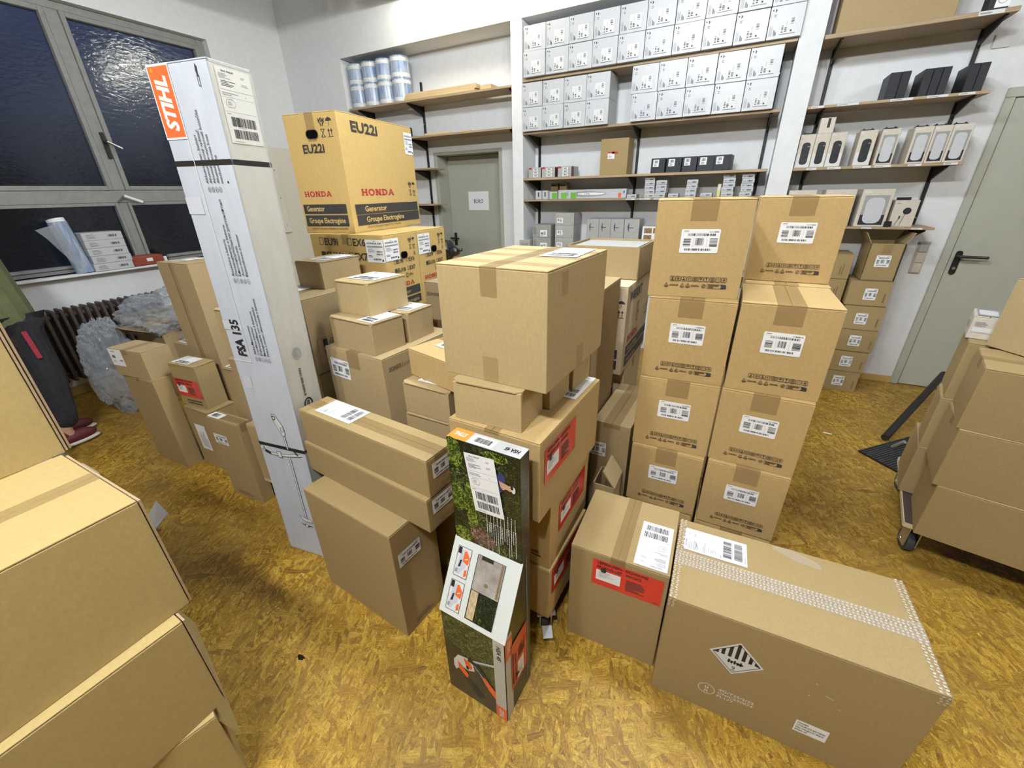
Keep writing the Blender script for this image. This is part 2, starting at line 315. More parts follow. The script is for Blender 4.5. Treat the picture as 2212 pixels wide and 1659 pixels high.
def carton_label(A, x, y, w, h, seed=1, deg=0):
    A.rot((x, y), deg); A.rrect(0, 0, w, h, h * .06, PAPER, 1)
    A.lines(w * .06, h * .90, w * .25, h * .05, 1, INK, seed=1); A.bars(w * .72, h * .86, w * .96, h * .92, n=16, seed=seed)
    A.rect(w * .03, h * .84, w * .7, h * .845, INKG, 2)
    A.bars(w * .18, h * .72, w * .9, h * .82, n=30, seed=seed + 1); A.bars(w * .08, h * .28, w * .27, h * .62, n=12, vert=False, seed=seed + 2); A.bars(w * .39, h * .33, w * .60, h * .63, n=13, seed=seed + 3)
    A.bars(w * .76, h * .28, w * .96, h * .62, n=12, vert=False, seed=seed + 4); A.bars(w * .13, h * .10, w * .82, h * .19, n=30, seed=seed + 5)
    for q in (.34, .68): A.rect(w * q, h * .25, w * q + .0006, h * .66, INKG, 2)
    A.frame()
def pouch(A, o, ex, ey, words=True):
    """red packing-list pouch, unit square design"""
    A.frame(o, ex, ey); A.rect(0, 0, 1, 1, RED, 1)
    A.text('LIEFERSCHEIN - RECHNUNG', .07, .86, .095, INK, w=.72, bold=.03); A.text('PACKING LIST - INVOICE', .07, .70, .095, INK, w=.64, bold=.03)
    A.rect(.06, .22, .42, .62, PAPER, 2); A.lines(.1, .34, .24, .24, 5, seed=9)
    A.l = 0; A.lines(.5, .14, .28, .44, 9, INKD, seed=5, t=.6); A.path([(.90, .04), (.97, .04), (.935, .12)], .008, INKD, 2, True); A.ell(.165, .64, .045, .10, INKD, 3)
    A.frame()
def up_icons(A, x, y, k, m, l=1, tree=False):
    """care marks: hands with parcel, umbrella, no hooks, this way up (each about k wide)"""
    def at(i, j): A.frame((x + i * k * 1.25, y + j * k * 1.35), (k, 0), (0, k))
    at(0, 1)
    for sg in (-1, 1):
        A.path([(.5 + sg * .12, 0), (.5 + sg * .16, .28), (.5 + sg * .42, .5), (.5 + sg * .46, .95)], .14, m, l)
        for q in (.30, .37): A.line((.5 + sg * q, .5), (.5 + sg * q, .8), .07, m, l)
    A.poly([(.5, .42), (.74, .62), (.70, .92), (.5, 1.04), (.30, .92), (.26, .62)], m, l); A.line((.5, .46), (.5, .98), .03, HONDA, l + 1); A.line((.3, .62), (.7, .92), .03, HONDA, l + 1)
    at(1, 1); A.poly([(0, .55)] + [(.5 - .5 * math.cos(math.radians(d)), .55 + .42 * math.sin(math.radians(d))) for d in range(20, 170, 20)] + [(1, .55), (.82, .62), (.66, .55), (.5, .62), (.34, .55), (.18, .62)], m, l)
    A.line((.5, .1), (.5, .6), .06, m, l); A.ring(.42, .1, .11, .11, .05, m, l, 8, 180, 360); A.line((.5, .9), (.5, 1.05), .05, m, l)
    at(0, 0); A.line((.15, .05), (.85, 1.0), .06, m, l); A.line((.85, .05), (.15, 1.0), .06, m, l); A.path([(.2, 1), (.8, 1), (.5, .55)], .06, m, l, True); A.path([(.5, .55), (.25, .05), (.75, .05)], .06, m, l, True)
    at(1, 0)
    for q in (.28, .72): A.line((q, .14), (q, .8), .09, m, l); A.poly([(q - .2, .72), (q + .2, .72), (q, 1.05)], m, l)
    A.line((.05, .05), (.95, .05), .07, m, l)
    if tree:
        at(1, -1)
        for q in (.15, .4, .65): A.path([(.5 - .4 * (1 - q * .6), q), (.5 + .4 * (1 - q * .6), q), (.5, q + .3)], .05, m, l, True)
    A.frame()
def slab_word(A, word, x, y, w, h, m, l=1):
    """bold slab-serif capitals"""
    n = len(word); u = w / n
    for i, ch in enumerate(word):
        A.frame((x + i * u, y), (u * .97, 0), (0, h)); R = lambda *q: A.rect(*q, m, l)
        def serif(c, yy): R(c - .17, yy, c + .17, yy + .13)
        if ch in 'HN':
            R(.14, 0, .34, 1); R(.68, 0, .88, 1)
            for c in (.24, .78): serif(c, 0); serif(c, .87)
            if ch == 'H': R(.3, .42, .72, .58)
            else: A.poly([(.14, 1), (.40, 1), (.88, 0), (.66, 0)], m, l)
        if ch == 'O': A.ring(.5, .5, .47, .53, .2, m, l, 20)
        if ch == 'D':
            R(.14, 0, .34, 1); R(.03, 0, .5, .14); R(.03, .86, .5, 1); A.ring(.46, .5, .48, .5, .2, m, l, 14, -90, 90)
        if ch == 'A':
            A.poly([(.40, 1), (.62, 1), (.94, 0), (.72, 0)], m, l); A.poly([(.40, 1), (.52, 1), (.24, 0), (.10, 0)], m, l); R(.28, .26, .76, .39); serif(.17, 0); serif(.84, 0)
    A.frame()
def care_row(A, x, y, w):
    """two rows of small outline care marks as printed on the golden cartons"""
    k = w / 11.6; m = INKB
    for i in range(10):
        ox = x + i * k * 1.16 + k * .6; A.frame((ox, y + k * 1.45), (k, 0), (0, k))
        for (p, q) in (((.15, 0), (.85, 0)), ((.15, 1), (.85, 1)), ((0, .15), (0, .85)), ((1, .15), (1, .85)), ((0, .85), (.15, 1)), ((1, .85), (.85, 1)), ((0, .15), (.15, 0)), ((1, .15), (.85, 0))): A.line(p, q, .09, m, 1)
        if i == 0: A.rect(.2, .15, .8, .25, m); A.path([(.3, .4), (.7, .4), (.5, .6)], .08, m, 1, True); A.rect(.3, .7, .7, .8, m)
        if i in (1, 9): A.ring(.5, .5, .28, .28, .09, m, 1, 10); A.line((.3, .3), (.7, .7), .08, m)
        if i == 2: A.rect(.2, .2, .8, .45, m); A.ell(.5, .68, .15, .15, m)
        if i == 3:
            for q in (.32, .68): A.rect(q - .06, .18, q + .06, .6, m); A.poly([(q - .15, .55), (q + .15, .55), (q, .85)], m)
        if i in (4, 7): A.rect(.15, .15, .85, .85, INKS); A.ring(.5, .5, .26, .26, .08, m, 2, 10)
        if i == 5: A.poly([(.15, .5), (.25, .75), (.5, .85), (.75, .75), (.85, .5)], m); A.rect(.46, .15, .54, .5, m)
        if i == 6: A.poly([(.25, .85), (.75, .85), (.55, .45), (.45, .45)], m); A.rect(.46, .2, .54, .5, m); A.rect(.3, .14, .7, .2, m)
        if i == 8: A.ring(.36, .5, .2, .26, .07, m, 1, 10, 60, 300); A.ring(.76, .5, .2, .26, .07, m, 1, 10, 60, 300)
    for ox in (-.55, 2.8, 3.95):
        A.frame((x + ox * k, y), (k, 0), (0, k)); A.path([(.05, .2), (.95, .2), (.5, 1)], .1, m, 1, True); A.rect(.25, 0, .75, .09, m); A.ell(.5, .45, .14, .14, INKS)
    A.frame((x, y), (k, 0), (0, k)); A.rect(.6, .38, 2.5, .48, m); A.rect(.6, .6, 2.4, .68, m); A.rect(5.1, .36, 6.8, .46, m); A.rect(5.1, .58, 6.6, .66, m)
    A.ring(7.7, .5, .45, .45, .1, m, 1, 12); A.line((7.5, .3), (7.9, .7), .16, m)
    A.path([(8.4, .05), (11.6, .05), (11.6, .95), (8.4, .95)], .07, m, 1, True); A.lines(8.6, .1, 2.2, .8, 4, m, seed=2); A.poly([(11.0, .05), (12.2, .05), (12.2, .8), (12.0, .95), (11.0, .95), (11.25, .5)], INKD, 2)
    A.frame()

# ------------------------------------------------------------------ cartons
P = {  # near corner x, y, base z, yaw, depth a (to the right/back), width b (to the left/back), height
'F3': (-.8535, .7064, 0, 1.477, .213, .485, .5166), 'F2': (-.7373, .7835, .5166, 1.466, .2, .6827, .1362), 'F1': (-.7328, .8007, .6528, 1.479, .13, .675, .1469),
'J1': (.0054, 1.014, 0, 1.6, .3176, .3212, .4534), 'J2': (.6504, .9647, 0, 1.594, .3545, .6389, .4448), 'M7': (-2.088, .941, 0, 1.609, .0696, .253, .5074),
'M2': (-2.855, .946, 0, 1.613, .0886, .32, .6016), 'M1': (-2.886, .9588, .6016, 1.705, .1537, .2986, .1721), 'M6': (-2.561, 1.032, 0, 1.598, .16, .25, .4214),
'M5': (-2.604, 1.067, .4214, 1.667, .12, .2365, .2708), 'M3': (-2.62, 1.22, 0, 1.606, .2, .2926, 1.237), 'H7': (-.3645, .9309, .13, 1.52, .35, .35, .24),
'H6': (-.3684, .9412, .37, 1.542, .3576, .35, .3), 'H5': (-.3636, .8389, .67, 1.516, .4707, .3062, .2744), 'H2': (-.4323, .8667, .9444, 1.579, .1514, .2177, .1259),
'H3': (-.4127, 1.025, .9444, 1.51, .145, .19, .1259), 'H4': (-.3945, 1.18, .9444, 1.476, .1404, .2, .1259), 'H1': (-.3676, .8852, 1.0703, 1.514, .4179, .3323, .3149),
'K14': (.0427, 1.465, .3387, 1.56, .3, .2696, .2754), 'K13': (.0466, 1.487, .6141, 1.604, .3, .2769, .2947), 'K12': (.0468, 1.501, .9088, 1.62, .3, .2777, .3005),
'K11': (.0408, 1.546, 1.2093, 1.707, .3, .2865, .3091), 'K24': (.3202, 1.45, .3387, 1.56, .3, .2646, .2883), 'K23': (.3224, 1.461, .627, 1.525, .3, .2713, .2887),
'K22': (.3279, 1.482, .9157, 1.575, .3134, .273, .3031), 'K21': (.3329, 1.873, 1.2188, 1.567, .3, .2756, .2967),
'E5': (-1.187, 1.12, .5487, 1.503, .45, .3581, .4), 'E3': (-1.236, 1.14, .9487, 1.461, .1686, .274, .1366), 'E2': (-1.309, 1.223, 1.0853, 1.525, .2254, .2016, .1407),
'E4': (-1.215, 1.335, .9487, 1.554, .1699, .2, .1349), 'E6': (-.7434, 1.037, .916, 1.305, .35, .3, .1086), 'E7': (-.8061, 1.04, .7875, 1.515, .3, .2192, .1265),
'E1': (-1.685, 1.32, 1.152, 1.595, .2399, .1711, .1275), 'D1': (-1.5875, 1.642, .9555, 1.6284, .284, .5035, .4129),
'L1': (-.407, 1.42, 0, 1.571, .38, .50, 1.21), 'L4': (-.244, 1.495, 0, 1.536, .42, .160, .662), 'L2': (-.3782, 1.836, .7397, 1.5565, .5025, .36, .4223),
'L3': (-.3729, 1.99, 1.162, 1.546, .35, .3631, .1495), 'C': (-1.832, 1.702, 1.3684, 1.7213, .6888, .3283, .5632),
'A4': (-1.1245, -.4168, 0, 1.309, .6, .5, .352), 'A3': (-1.0122, -.4031, .352, 1.5243, .6, .5, .3154), 'A2': (-1.0247, -.3682, .6674, 1.561, .6, .3803, .3154), 'A1': (-1.3526, -.3538, .9829, 1.6527, .6, .5, .352),
'N1': (.9059, 1.962, .18, -.2232, .6, .29, .2537), 'N2': (.8904, 1.969, .4337, -.2042, .6, .29, .2572), 'N3': (.8854, 1.984, .6909, -.26, .6, .29, .2476),
'N4c': (.9314, 2.29, .18, -.2358, .4, .2938, .2514), 'N4b': (.9346, 2.299, .4314, -.2565, .4, .2, .2516), 'N4a': (.9454, 2.312, .683, -.2681, .4, .25, .2567),
'M9': (-1.761, .9774, .17, 1.588, .3, .3, .3396),
}
D1 = P['D1']; P['D2'] = (D1[0] + math.cos(D1[3]) * .288, D1[1] + math.sin(D1[3]) * .288, *D1[2:])
FACE = {}
class Carton:
    def __init__(c, key, label, mat, group=None, seam='s', tape=True, name='carton', cat='carton', style='rsc', p=None, wrap=.06, tw=.048, tmat=None, open_top=False):
        p = p or P[key]; c.p = p; x, y, z, yaw, a, b, h = p; c.a, c.b, c.h = a, b, h
        u = Vector((math.cos(yaw), math.sin(yaw), 0)); v = Vector((-math.sin(yaw), math.cos(yaw), 0)); ctr = Vector((x, y, z)) + u * a / 2 + v * b / 2
        c.r = root(name, label, cat, ctr, yaw, group); c.mat = mat
        th = .004; A2, B2 = a / 2, b / 2
        if open_top:
            m = MB(); t = .005
            m.box(-A2, A2, -B2, B2, 0, .006, mat)
            m.box(-A2, -A2 + t, -B2, B2, 0, h, mat); m.box(A2 - t, A2, -B2, B2, 0, h, mat); m.box(-A2, A2, -B2, -B2 + t, 0, h, mat); m.box(-A2, A2, B2 - t, B2, 0, h, mat)
            m.build('body', c.r)
        elif style == 'mailer':
            m = MB(); m.box(-A2, A2, -B2, B2, 0, h - .006, mat); m.build('body', c.r, bevel=.0015)
            m = MB(); m.prism([(-A2 - .004, -B2 + .016), (-A2 - .0045, B2 - .016), (-A2 + .010, B2 + .002), (A2, B2 + .002), (A2, -B2 - .002), (-A2 + .010, -B2 - .002)], 'z', h - .0058, h, mat); m.build('lid', c.r, bevel=.001)
        else:
            m = MB(); m.box(-A2, A2, -B2, B2, 0, h - th - .0008, mat); m.build('body', c.r, bevel=.0022, segs=2)
            for sg in (-1, 1):
                m = MB(); g = .0012; lift = random.uniform(0, .0012)
                if seam == 's': m.box(g if sg > 0 else -A2 + .0005, A2 - .0005 if sg > 0 else -g, -B2 + .001, B2 - .001, h - th, h, mat)
                else: m.box(-A2 + .001, A2 - .001, g if sg > 0 else -B2 + .0005, B2 - .0005 if sg > 0 else -g, h - th, h, mat)
                m.build('top_flap', c.r, bevel=.001)
            if tape:
                T = tmat or TAPE; m = MB(); e = .0012; o_ = .0004; k = tw / 2
                if seam == 's':
                    m.box(-k, k, -B2 - o_, B2 + o_, h + o_ * .5, h + e * .6, T)
                    for sg in (-1, 1): m.box(-k, k, *sorted((sg * (B2 + o_), sg * (B2 + e))), h - wrap, h + e * .6, T)
                else:
                    m.box(-A2 - o_, A2 + o_, -k, k, h + o_ * .5, h + e * .6, T)
                    for sg in (-1, 1): m.box(*sorted((sg * (A2 + o_), sg * (A2 + e))), -k, k, h - wrap, h + e * .6, T)
                m.build('packing_tape', c.r)
    def fr(c, f):
        a, b, h = c.a / 2, c.b / 2, c.h
        return {'L': ((-a, b, 0), (0, -1, 0), (0, 0, 1), (-1, 0, 0)), 'R': ((-a, -b, 0), (1, 0, 0), (0, 0, 1), (0, -1, 0)), 'T': ((-a, b, h), (0, -1, 0), (1, 0, 0), (0, 0, 1))}[f]
    def art(c, face, A, name, label=None, base=.0016):
        o = A.build(name, c.r, *c.fr(face), base=base)
        if label: o['label'] = label
        return o
    def tape(c, face, s0, t0, s1, t1, mat=None, name='packing_tape'):
        A = Art(); A.rect(s0, t0, s1, t1, mat or TAPE, 0); return c.art(face, A, name, base=.0008)
    def slip(c, face, o, ex, ey, seed=1, paper=None):
        A = Art(); dhl(A, o, ex, ey, seed, paper); return c.art(face, A, 'shipping_label', 'white shipping label with barcodes')
    def lab(c, face, x, y, w, h, seed=1, deg=0):
        A = Art(); carton_label(A, x, y, w, h, seed, deg); return c.art(face, A, 'barcode_label', 'white barcode label')
    def red(c, face, o, ex, ey):
        A = Art(); pouch(A, o, ex, ey); return c.art(face, A, 'packing_list_pouch', 'red packing list pouch')

# ================================================================== the room
YB, YF, XL = 4.317, 4.017, -5.0          # back wall, front of the niches, window wall
def struct(name, mb, **k): return tag(mb.build(name, **k), kind='structure')
m = MB(); m.box(-5.35, 7.1, -7.1, 4.9, -.06, 0, OSB); struct('floor', m)
m = MB(); m.box(-5.35, 7.1, -7.1, 4.9, 3.9, 4.0, CEIL); struct('ceiling', m)
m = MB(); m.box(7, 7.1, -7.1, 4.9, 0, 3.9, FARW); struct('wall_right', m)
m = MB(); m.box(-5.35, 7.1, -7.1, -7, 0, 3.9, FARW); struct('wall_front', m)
W0, W1, WZ0, WZ1 = -.9, 3.17, 1.0, 2.985     # window opening
m = MB(); m.box(-5.3, XL, -7, W0, 0, 3.9, WALL); m.box(-5.3, XL, W0, W1, 0, WZ0, WALL); m.box(-5.3, XL, W0, W1, WZ1, 3.9, WALL)
m.box(-5.3, XL, W1, YF, 2.09, 3.9, WALL); m.box(-5.3, XL, W1, YF, 0, 2.09, WALLC); struct('wall_left', m)
DX0, DX1, DZ = -3.222, -2.332, 1.976         # office door opening
E0, E1 = 1.405, 2.42                         # steel door
m = MB(); m.box(-5.3, DX0, YB, 4.8, 0, 3.9, WALL); m.box(DX0, DX1, YB, 4.8, DZ, 3.9, WALL); m.box(DX1, E0, YB, 4.8, 0, 3.9, WALL); m.box(E0, E1, YB, 4.8, 2.04, 3.9, WALL); m.box(E1, 7, YB, 4.8, 0, 3.9, WALL)
m.box(DX0, DX1, 4.62, 4.8, 0, DZ, WALL); m.box(E0, E1, 4.42, 4.8, 0, 2.04, WALL); struct('wall_back', m)
m = MB(); m.box(-5.3, -4.119, YF, YB, 2.09, 3.9, WALL); m.box(-5.3, -4.119, YF, YB, 0, 2.09, WALLC); m.box(-4.119, 7, YF, YB, 2.89, 3.9, WALL); struct('wall_upper', m)
m = MB(); m.box(-2.055, -1.945, YF + .004, YB, 0, 2.89, WALL); struct('trim_1', m)
m = MB(); m.box(.144, .287, YF + .004, YB, 0, 2.89, WALL); struct('trim_2', m)
m = MB(); m.box(.29, 1.395, YB - .012, YB, 0, .055, BASEB); struct('baseboard_back', m)
m = MB(); m.box(XL, XL + .02, -7, YF, 0, .07, BASEB); struct('baseboard_left', m)
# window
wr = tag(root('window_1', None, None, (-5.1, (W0 + W1) / 2, WZ0)), kind='structure')
cy = (W0 + W1) / 2
def wbox(name, y0, y1, z0, z1, x0=-.03, x1=.03, mat=FRAMEG, bev=.004):
    m = MB(); m.box(x0, x1, y0 - cy, y1 - cy, z0 - WZ0, z1 - WZ0, mat); return m.build(name, wr, bevel=bev)
for y0, y1 in ((W0, W0 + .07), (W1 - .065, W1)): wbox('frame_post', y0, y1, WZ0, WZ1)
wbox('frame_rail', W0 + .071, W1 - .066, WZ1 - .055, WZ1, -.029, .029); wbox('frame_rail', W0 + .071, W1 - .066, WZ0, WZ0 + .035, -.029, .029); wbox('transom', W0 + .071, W1 - .066, 1.545, 1.645, -.035, .04)
MU = [(-.02, .05), (1.985, 2.075)]
for y0, y1 in MU: wbox('mullion', y0, y1, 1.646, WZ1 - .056, -.035, .035)
wbox('mullion', 1.98, 2.05, WZ0 + .035, 1.545, -.03, .03); wbox('mullion', .4, .47, WZ0 + .035, 1.545, -.03, .03)
def sash(y0, y1, z0, z1, fw=.035):
    m = MB(); 
    for q in ((y0, y0 + fw, z0, z1), (y1 - fw, y1, z0, z1), (y0 + fw + .0005, y1 - fw - .0005, z0, z0 + fw), (y0 + fw + .0005, y1 - fw - .0005, z1 - fw, z1)): m.box(-.02, .045, q[0] - cy, q[1] - cy, q[2] - WZ0, q[3] - WZ0, FRAMEG)
    s = m.build('sash', wr, bevel=.003)
    m = MB(); m.box(-.004, .004, y0 + fw - cy, y1 - fw - cy, z0 + fw - WZ0, z1 - fw - WZ0, GLASS); m.build('pane', s)
for y0, y1 in ((2.0755, W1 - .0655), (.0505, 1.9845), (W0 + .0715, -.0205)): sash(y0, y1, 1.6465, WZ1 - .0565)
for y0, y1 in ((2.0505, W1 - .0665), (.4705, 1.9795), (W0 + .0715, .3995)): sash(y0, y1, WZ0 + .0355, 1.5445, .025)
m = MB(); m.box(.045, .06, 2.035 - cy, 2.06 - cy, .90, 1.10, BMET); m.cyl((.05, 2.048 - cy, 1.03), (.10, 2.048 - cy, 1.03), .012, BMET); m.cyl((.095, 2.048 - cy, 1.03), (.10, 2.14 - cy, .98), .010, STEEL); m.build('window_handle', wr)
m = MB(); m.cyl((.04, 1.98 - cy, .55), (.10, 2.02 - cy, .60), .008, STEEL); m.cyl((.10, 2.02 - cy, .60), (.11, 2.14 - cy, .545), .012, PAPER); m.build('stay_arm', wr)
m = MB(); m.box(XL - .13, XL + .085, W0, W1 - .001, WZ0 - .02, WZ0, WALL); struct('window_sill', m, bevel=.004)
m = MB(); m.box(XL, XL + .025, 3.50, 3.60, 1.16, 2.0, WALLC); 
for z in (1.25, 1.55, 1.85): m.cyl((XL + .025, 3.55, z), (XL + .029, 3.55, z), .008, BMET, 8)
struct('trim_3', m, bevel=.003)
# office door
dr = tag(root('door_1', None, None, ((DX0 + DX1) / 2, YB + .2, 0)), kind='structure'); hw = (DX1 - DX0) / 2
m = MB(); m.box(-hw, -hw + .045, -.2, .06, 0, DZ - .0305, GREEND); m.box(hw - .045, hw, -.2, .06, 0, DZ - .0305, GREEND); m.box(-hw, hw, -.2, .06, DZ - .03, DZ, GREEND); m.build('frame', dr, bevel=.003)
m = MB(); m.box(-hw + .047, hw - .047, 0, .04, .008, DZ - .033, GREEND); m.build('leaf', dr, bevel=.003)
m = MB(); m.box(-hw + .075, -hw + .11, -.008, 0, .96, 1.11, BLACK); m.cyl((-hw + .092, -.005, 1.05), (-hw + .092, -.05, 1.05), .010, BLACK); m.cyl((-hw + .04, -.05, 1.05), (-hw + .17, -.05, 1.047), .009, BLACK); m.build('door_handle', dr)
A = Art(); A.rect(0, 0, .277, .2, PAPER, 0); A.text('BÜRO', .139, .075, .042, INKN, w=.128, bold=.012, align='c')
o = root('paper_sign', 'white sheet lettered on the grey-green office door', 'sign', (-2.77, YB + .199, 1.37)); A.build('sheet', o, (-.139, 0, 0), (1, 0, 0), (0, 0, 1), (0, -1, 0))
# steel door
dr = tag(root('door_2', None, None, (E0 - .01, YB, 0)), kind='structure')
m = MB(); m.box(0, .05, -.018, .08, 0, 2.0345, GREEND); m.box(.975, 1.025, -.018, .08, 0, 2.0345, GREEND); m.box(0, 1.025, -.018, .08, 2.035, 2.09, GREEND); m.build('frame', dr, bevel=.004)
m = MB(); m.box(.054, .971, -.012, .035, .006, 2.03, GREEND); m.build('leaf', dr, bevel=.003)
m = MB(); m.prism([(.075 + .018 + .018 * math.cos(t), .935 + (.018 if 0 else 0) + .018 * math.sin(t)) for t in [math.pi + math.pi * i / 8 for i in range(9)]] + [(.093 + .018 * math.cos(t), 1.072 + .018 * math.sin(t)) for t in [math.pi * i / 8 for i in range(9)]], 'y', -.022, -.012, BLACK)
m.cyl((.093, -.02, 1.052), (.093, -.065, 1.052), .012, BLACK); m.cyl((.093, -.062, 1.052), (.235, -.062, 1.050), .010, BLACK); m.sphere((.093, -.062, 1.052), .013, BLACK); m.sphere((.235, -.062, 1.050), .010, BLACK); m.cyl((.093, -.022, .965), (.093, -.025, .965), .010, STEEL); m.build('door_handle', dr, smooth=False)
A = Art(); A.rect(0, 0, .21, .16, PAPER, 0); A.lines(.03, .03, .15, .09, 4)
o = root('paper_notice', 'blank looking white notice taped to the grey steel door', 'sign', (1.70, YB - .0135, 1.415)); A.build('sheet', o, (0, 0, 0), (1, 0, 0), (0, 0, 1), (0, -1, 0))
# wall switches
o = root('blank_cover', 'square white blank cover plate high on wall beside steel door', 'cover plate', (1.275, YB, 2.347)); m = MB(); m.box(-.042, .042, -.012, 0, -.036, .036, WALL); m.build('plate', o, bevel=.006, segs=2)
o = root('switch_panel', 'tall beige triple switch panel on wall left of steel door', 'switch', (1.278, YB, 1.03)); m = MB(); m.box(-.034, .034, -.012, 0, -.118, .118, CREAM); m.build('plate', o, bevel=.003)
for k, mm in enumerate((CREAM, CREAM, GREYC)):
    m = MB(); m.box(-.028, .028, -.02, -.011, -.112 + k * .076, -.042 + k * .076, mm); m.build('socket' if k == 2 else 'rocker', o, bevel=.004)
# ceiling lamps (out of frame, above)
for i, (x, y, lx, e, c) in enumerate(LAMPS):
    lm = plain('lamp_tube_%d' % i, (.9, .9, .9), .5, emit=(c, 9.0))
    o = root('ceiling_lamp', 'long fluorescent ceiling lamp %s' % ['above the office door shelves', 'above the white box shelves', 'behind the camera', 'added as fill over the parcel aisle', 'added as fill beyond the right trolley'][i], 'lamp', (x, y, LAMP_Z))
    m = MB(); m.box(-lx / 2 - .1, lx / 2 + .1, -.20, .20, -.01, .05, WALL)
    for sg in (-1, 1): m.prism([(sg * .20, .0), (sg * .20, .05), (sg * .30, -.07), (sg * .29, -.08)], 'x', -lx / 2 - .1, lx / 2 + .1, WALL)  # wide wings added to keep light off the ceiling
    m.box(-lx / 2 - .12, -lx / 2 - .1, -.28, .28, -.08, .05, WALL); m.box(lx / 2 + .1, lx / 2 + .12, -.28, .28, -.08, .05, WALL); m.cyl((-.5, 0, .05), (-.5, 0, .6), .008, STEEL); m.cyl((.5, 0, .05), (.5, 0, .6), .008, STEEL); m.build('housing', o)
    for q in (-.05, .05): m = MB(); m.cyl((-lx / 2 + .02, q, -.028), (lx / 2 - .02, q, -.028), .013, lm, 10); m.build('tube', o)

# ================================================================== big cartons in front
BC = 'brown carton '
# left foreground tower
KTOW = card('kraft_tower', (.37, .272, .112))
a1 = Carton('A1', 'golden carton topmost of the left foreground tower', KTOW, 'left foreground tower', seam='t', tape=False)
c = Carton('A2', 'golden carton second from top in left foreground tower, lit top showing', KTOW, 'left foreground tower', seam='t', tape=True, wrap=.0)
a3 = Carton('A3', 'golden carton third from top in left foreground tower', KTOW, 'left foreground tower', seam='s', tape=False)
a4 = Carton('A4', 'golden carton at the foot of the left foreground tower', KTOW, 'left foreground tower', seam='s', tape=False)
for q, k_ in ((a1, 2), (c, 1), (a3, 1)):
    for i in range(k_):
        m = MB(); m.box(q.a / 2 + .002 + i * .008, q.a / 2 + .0065 + i * .008, -q.b / 2 + .001 + .004 * i, q.b / 2 - .01, .004, q.h - .003, KINN); m.build('side_flap', q.r)
m = MB(); m.box(0, .10, -a4.b / 2 + .01, a4.b / 2 - .01, -.002, .002, KTOW, Matrix.Translation((a4.a / 2 + .003, 0, a4.h - .04)) @ Matrix.Rotation(math.radians(78), 4, 'Y')); m.build('side_flap', a4.r)
# big carton with battery diamond
c = Carton('J2', 'largest brown carton, black striped diamond sticker and woven tape, right foreground', KBRN, seam='s', tape=False)
A = Art()
def woven(x0, y0, x1, y1, du=.0105):
    nx, ny = max(1, round((x1 - x0) / du)), max(1, round((y1 - y0) / (du * .9))); ax, ay = (x1 - x0) / nx, (y1 - y0) / ny
    for i in range(nx):
        for j in range(ny):
            p, q = x0 + i * ax, y0 + j * ay; sg = 1 if j % 2 else -1; sh = ax * .35 * sg
            A.poly([(p + ax * .12, q + ay * .18), (p + ax * .62, q + ay * .18), (p + ax * .62 + sh * .5, q + ay * .82), (p + ax * .12 + sh * .5, q + ay * .82)], WTP, 1)
WTP = mottled('woven_tape_white', (.46, .40, .32), (.62, .57, .50), 60, .2, 0, spec=.7, rand=0)
A.rect(.0, .138, .639, .200, CTAPE, 0); woven(.0, .14, .612, .198); woven(.0, .0, .026, .138); woven(.0, .2, .026, .3545); woven(.613, .0, .639, .3545); c.art('T', A, 'woven_tape')
A = Art(); woven(.0, .41, .022, .444); woven(.617, .41, .639, .444); c.art('L', A, 'woven_tape')
A = Art(); woven(0, .41, .35, .444); c.art('R', A, 'woven_tape')
c.slip('T', (.213, .21), (0, .104), (-.194, 0), 5)
A = Art(); A.poly([(.29, .348), (.35, .352), (.42, .32), (.425, .297), (.36, .300), (.292, .33)], CTAPE, 0); c.art('T', A, 'clear_tape')
A = Art(); A.frame((.208, .293), (.0715, 0), (0, .0725)); D = [(0, 1), (1, 0), (0, -1), (-1, 0)]
A.poly(D, INKW, 1); k = .87
A.path([(0, k), (k, 0), (0, -k), (-k, 0)], .025, INK, 2, True)
for i, x in enumerate((-.50, -.25, 0, .25, .50)):
    t_ = k - abs(x); A.poly([(x - .065, .0 + .02), (x + .065, .02), (x + .065, t_ - .0 - (.065 if x > 0 else -.065) * (x != 0)), (x, t_ + (.04 if x == 0 else 0)), (x - .065, t_ - (-.065 if x > 0 else .065) * (x != 0))], INK, 3)
for sg in (-1, 1): A.poly([(sg * k, 0), (sg * .66, .2), (sg * .66, .02)], INK, 3)
for i in range(5): A.rect(-.26 + i * .11, -.34, -.19 + i * .11, -.12 - .06 * (i % 2), INK, 3)
A.poly([(.08, -.2), (.34, -.28), (.1, -.32)], INK, 3); A.rect(-.28, -.26, .3, -.20, INK, 3)
A.text('9', 0, -.68, .2, INK, align='c'); A.rect(-.07, -.73, .07, -.70, INK, 3); A.frame(); c.art('L', A, 'hazard_sticker', 'white diamond sticker with black stripes')
A = Art(); A.ring(.158, .108, .0245, .0245, .0022, INKW); A.text('u', .158, .110, .017, INKW, align='c', bold=.015); A.text('n', .158, .0925, .017, INKW, align='c', bold=.015)
A.text('4G/Y25/S/22', .190, .123, .0105, INKW, w=.097, bold=.015); A.text('CN/C530074', .190, .107, .0105, INKW, w=.097, bold=.015); A.text('PI:177', .190, .091, .0105, INKW, w=.046, bold=.015)
A.line((.428, .286), (.447, .280), .0016, INKW); A.ell(.40, .318, .0018, .0014, INKW); A.ell(.395, .262, .0016, .0013, INKW); A.ell(.468, .25, .0018, .0014, INKW); c.art('L', A, 'printed_marks')
A = Art(); A.rot((.394, .090), 0); A.rect(0, 0, .080, .053, PAPER, 1)
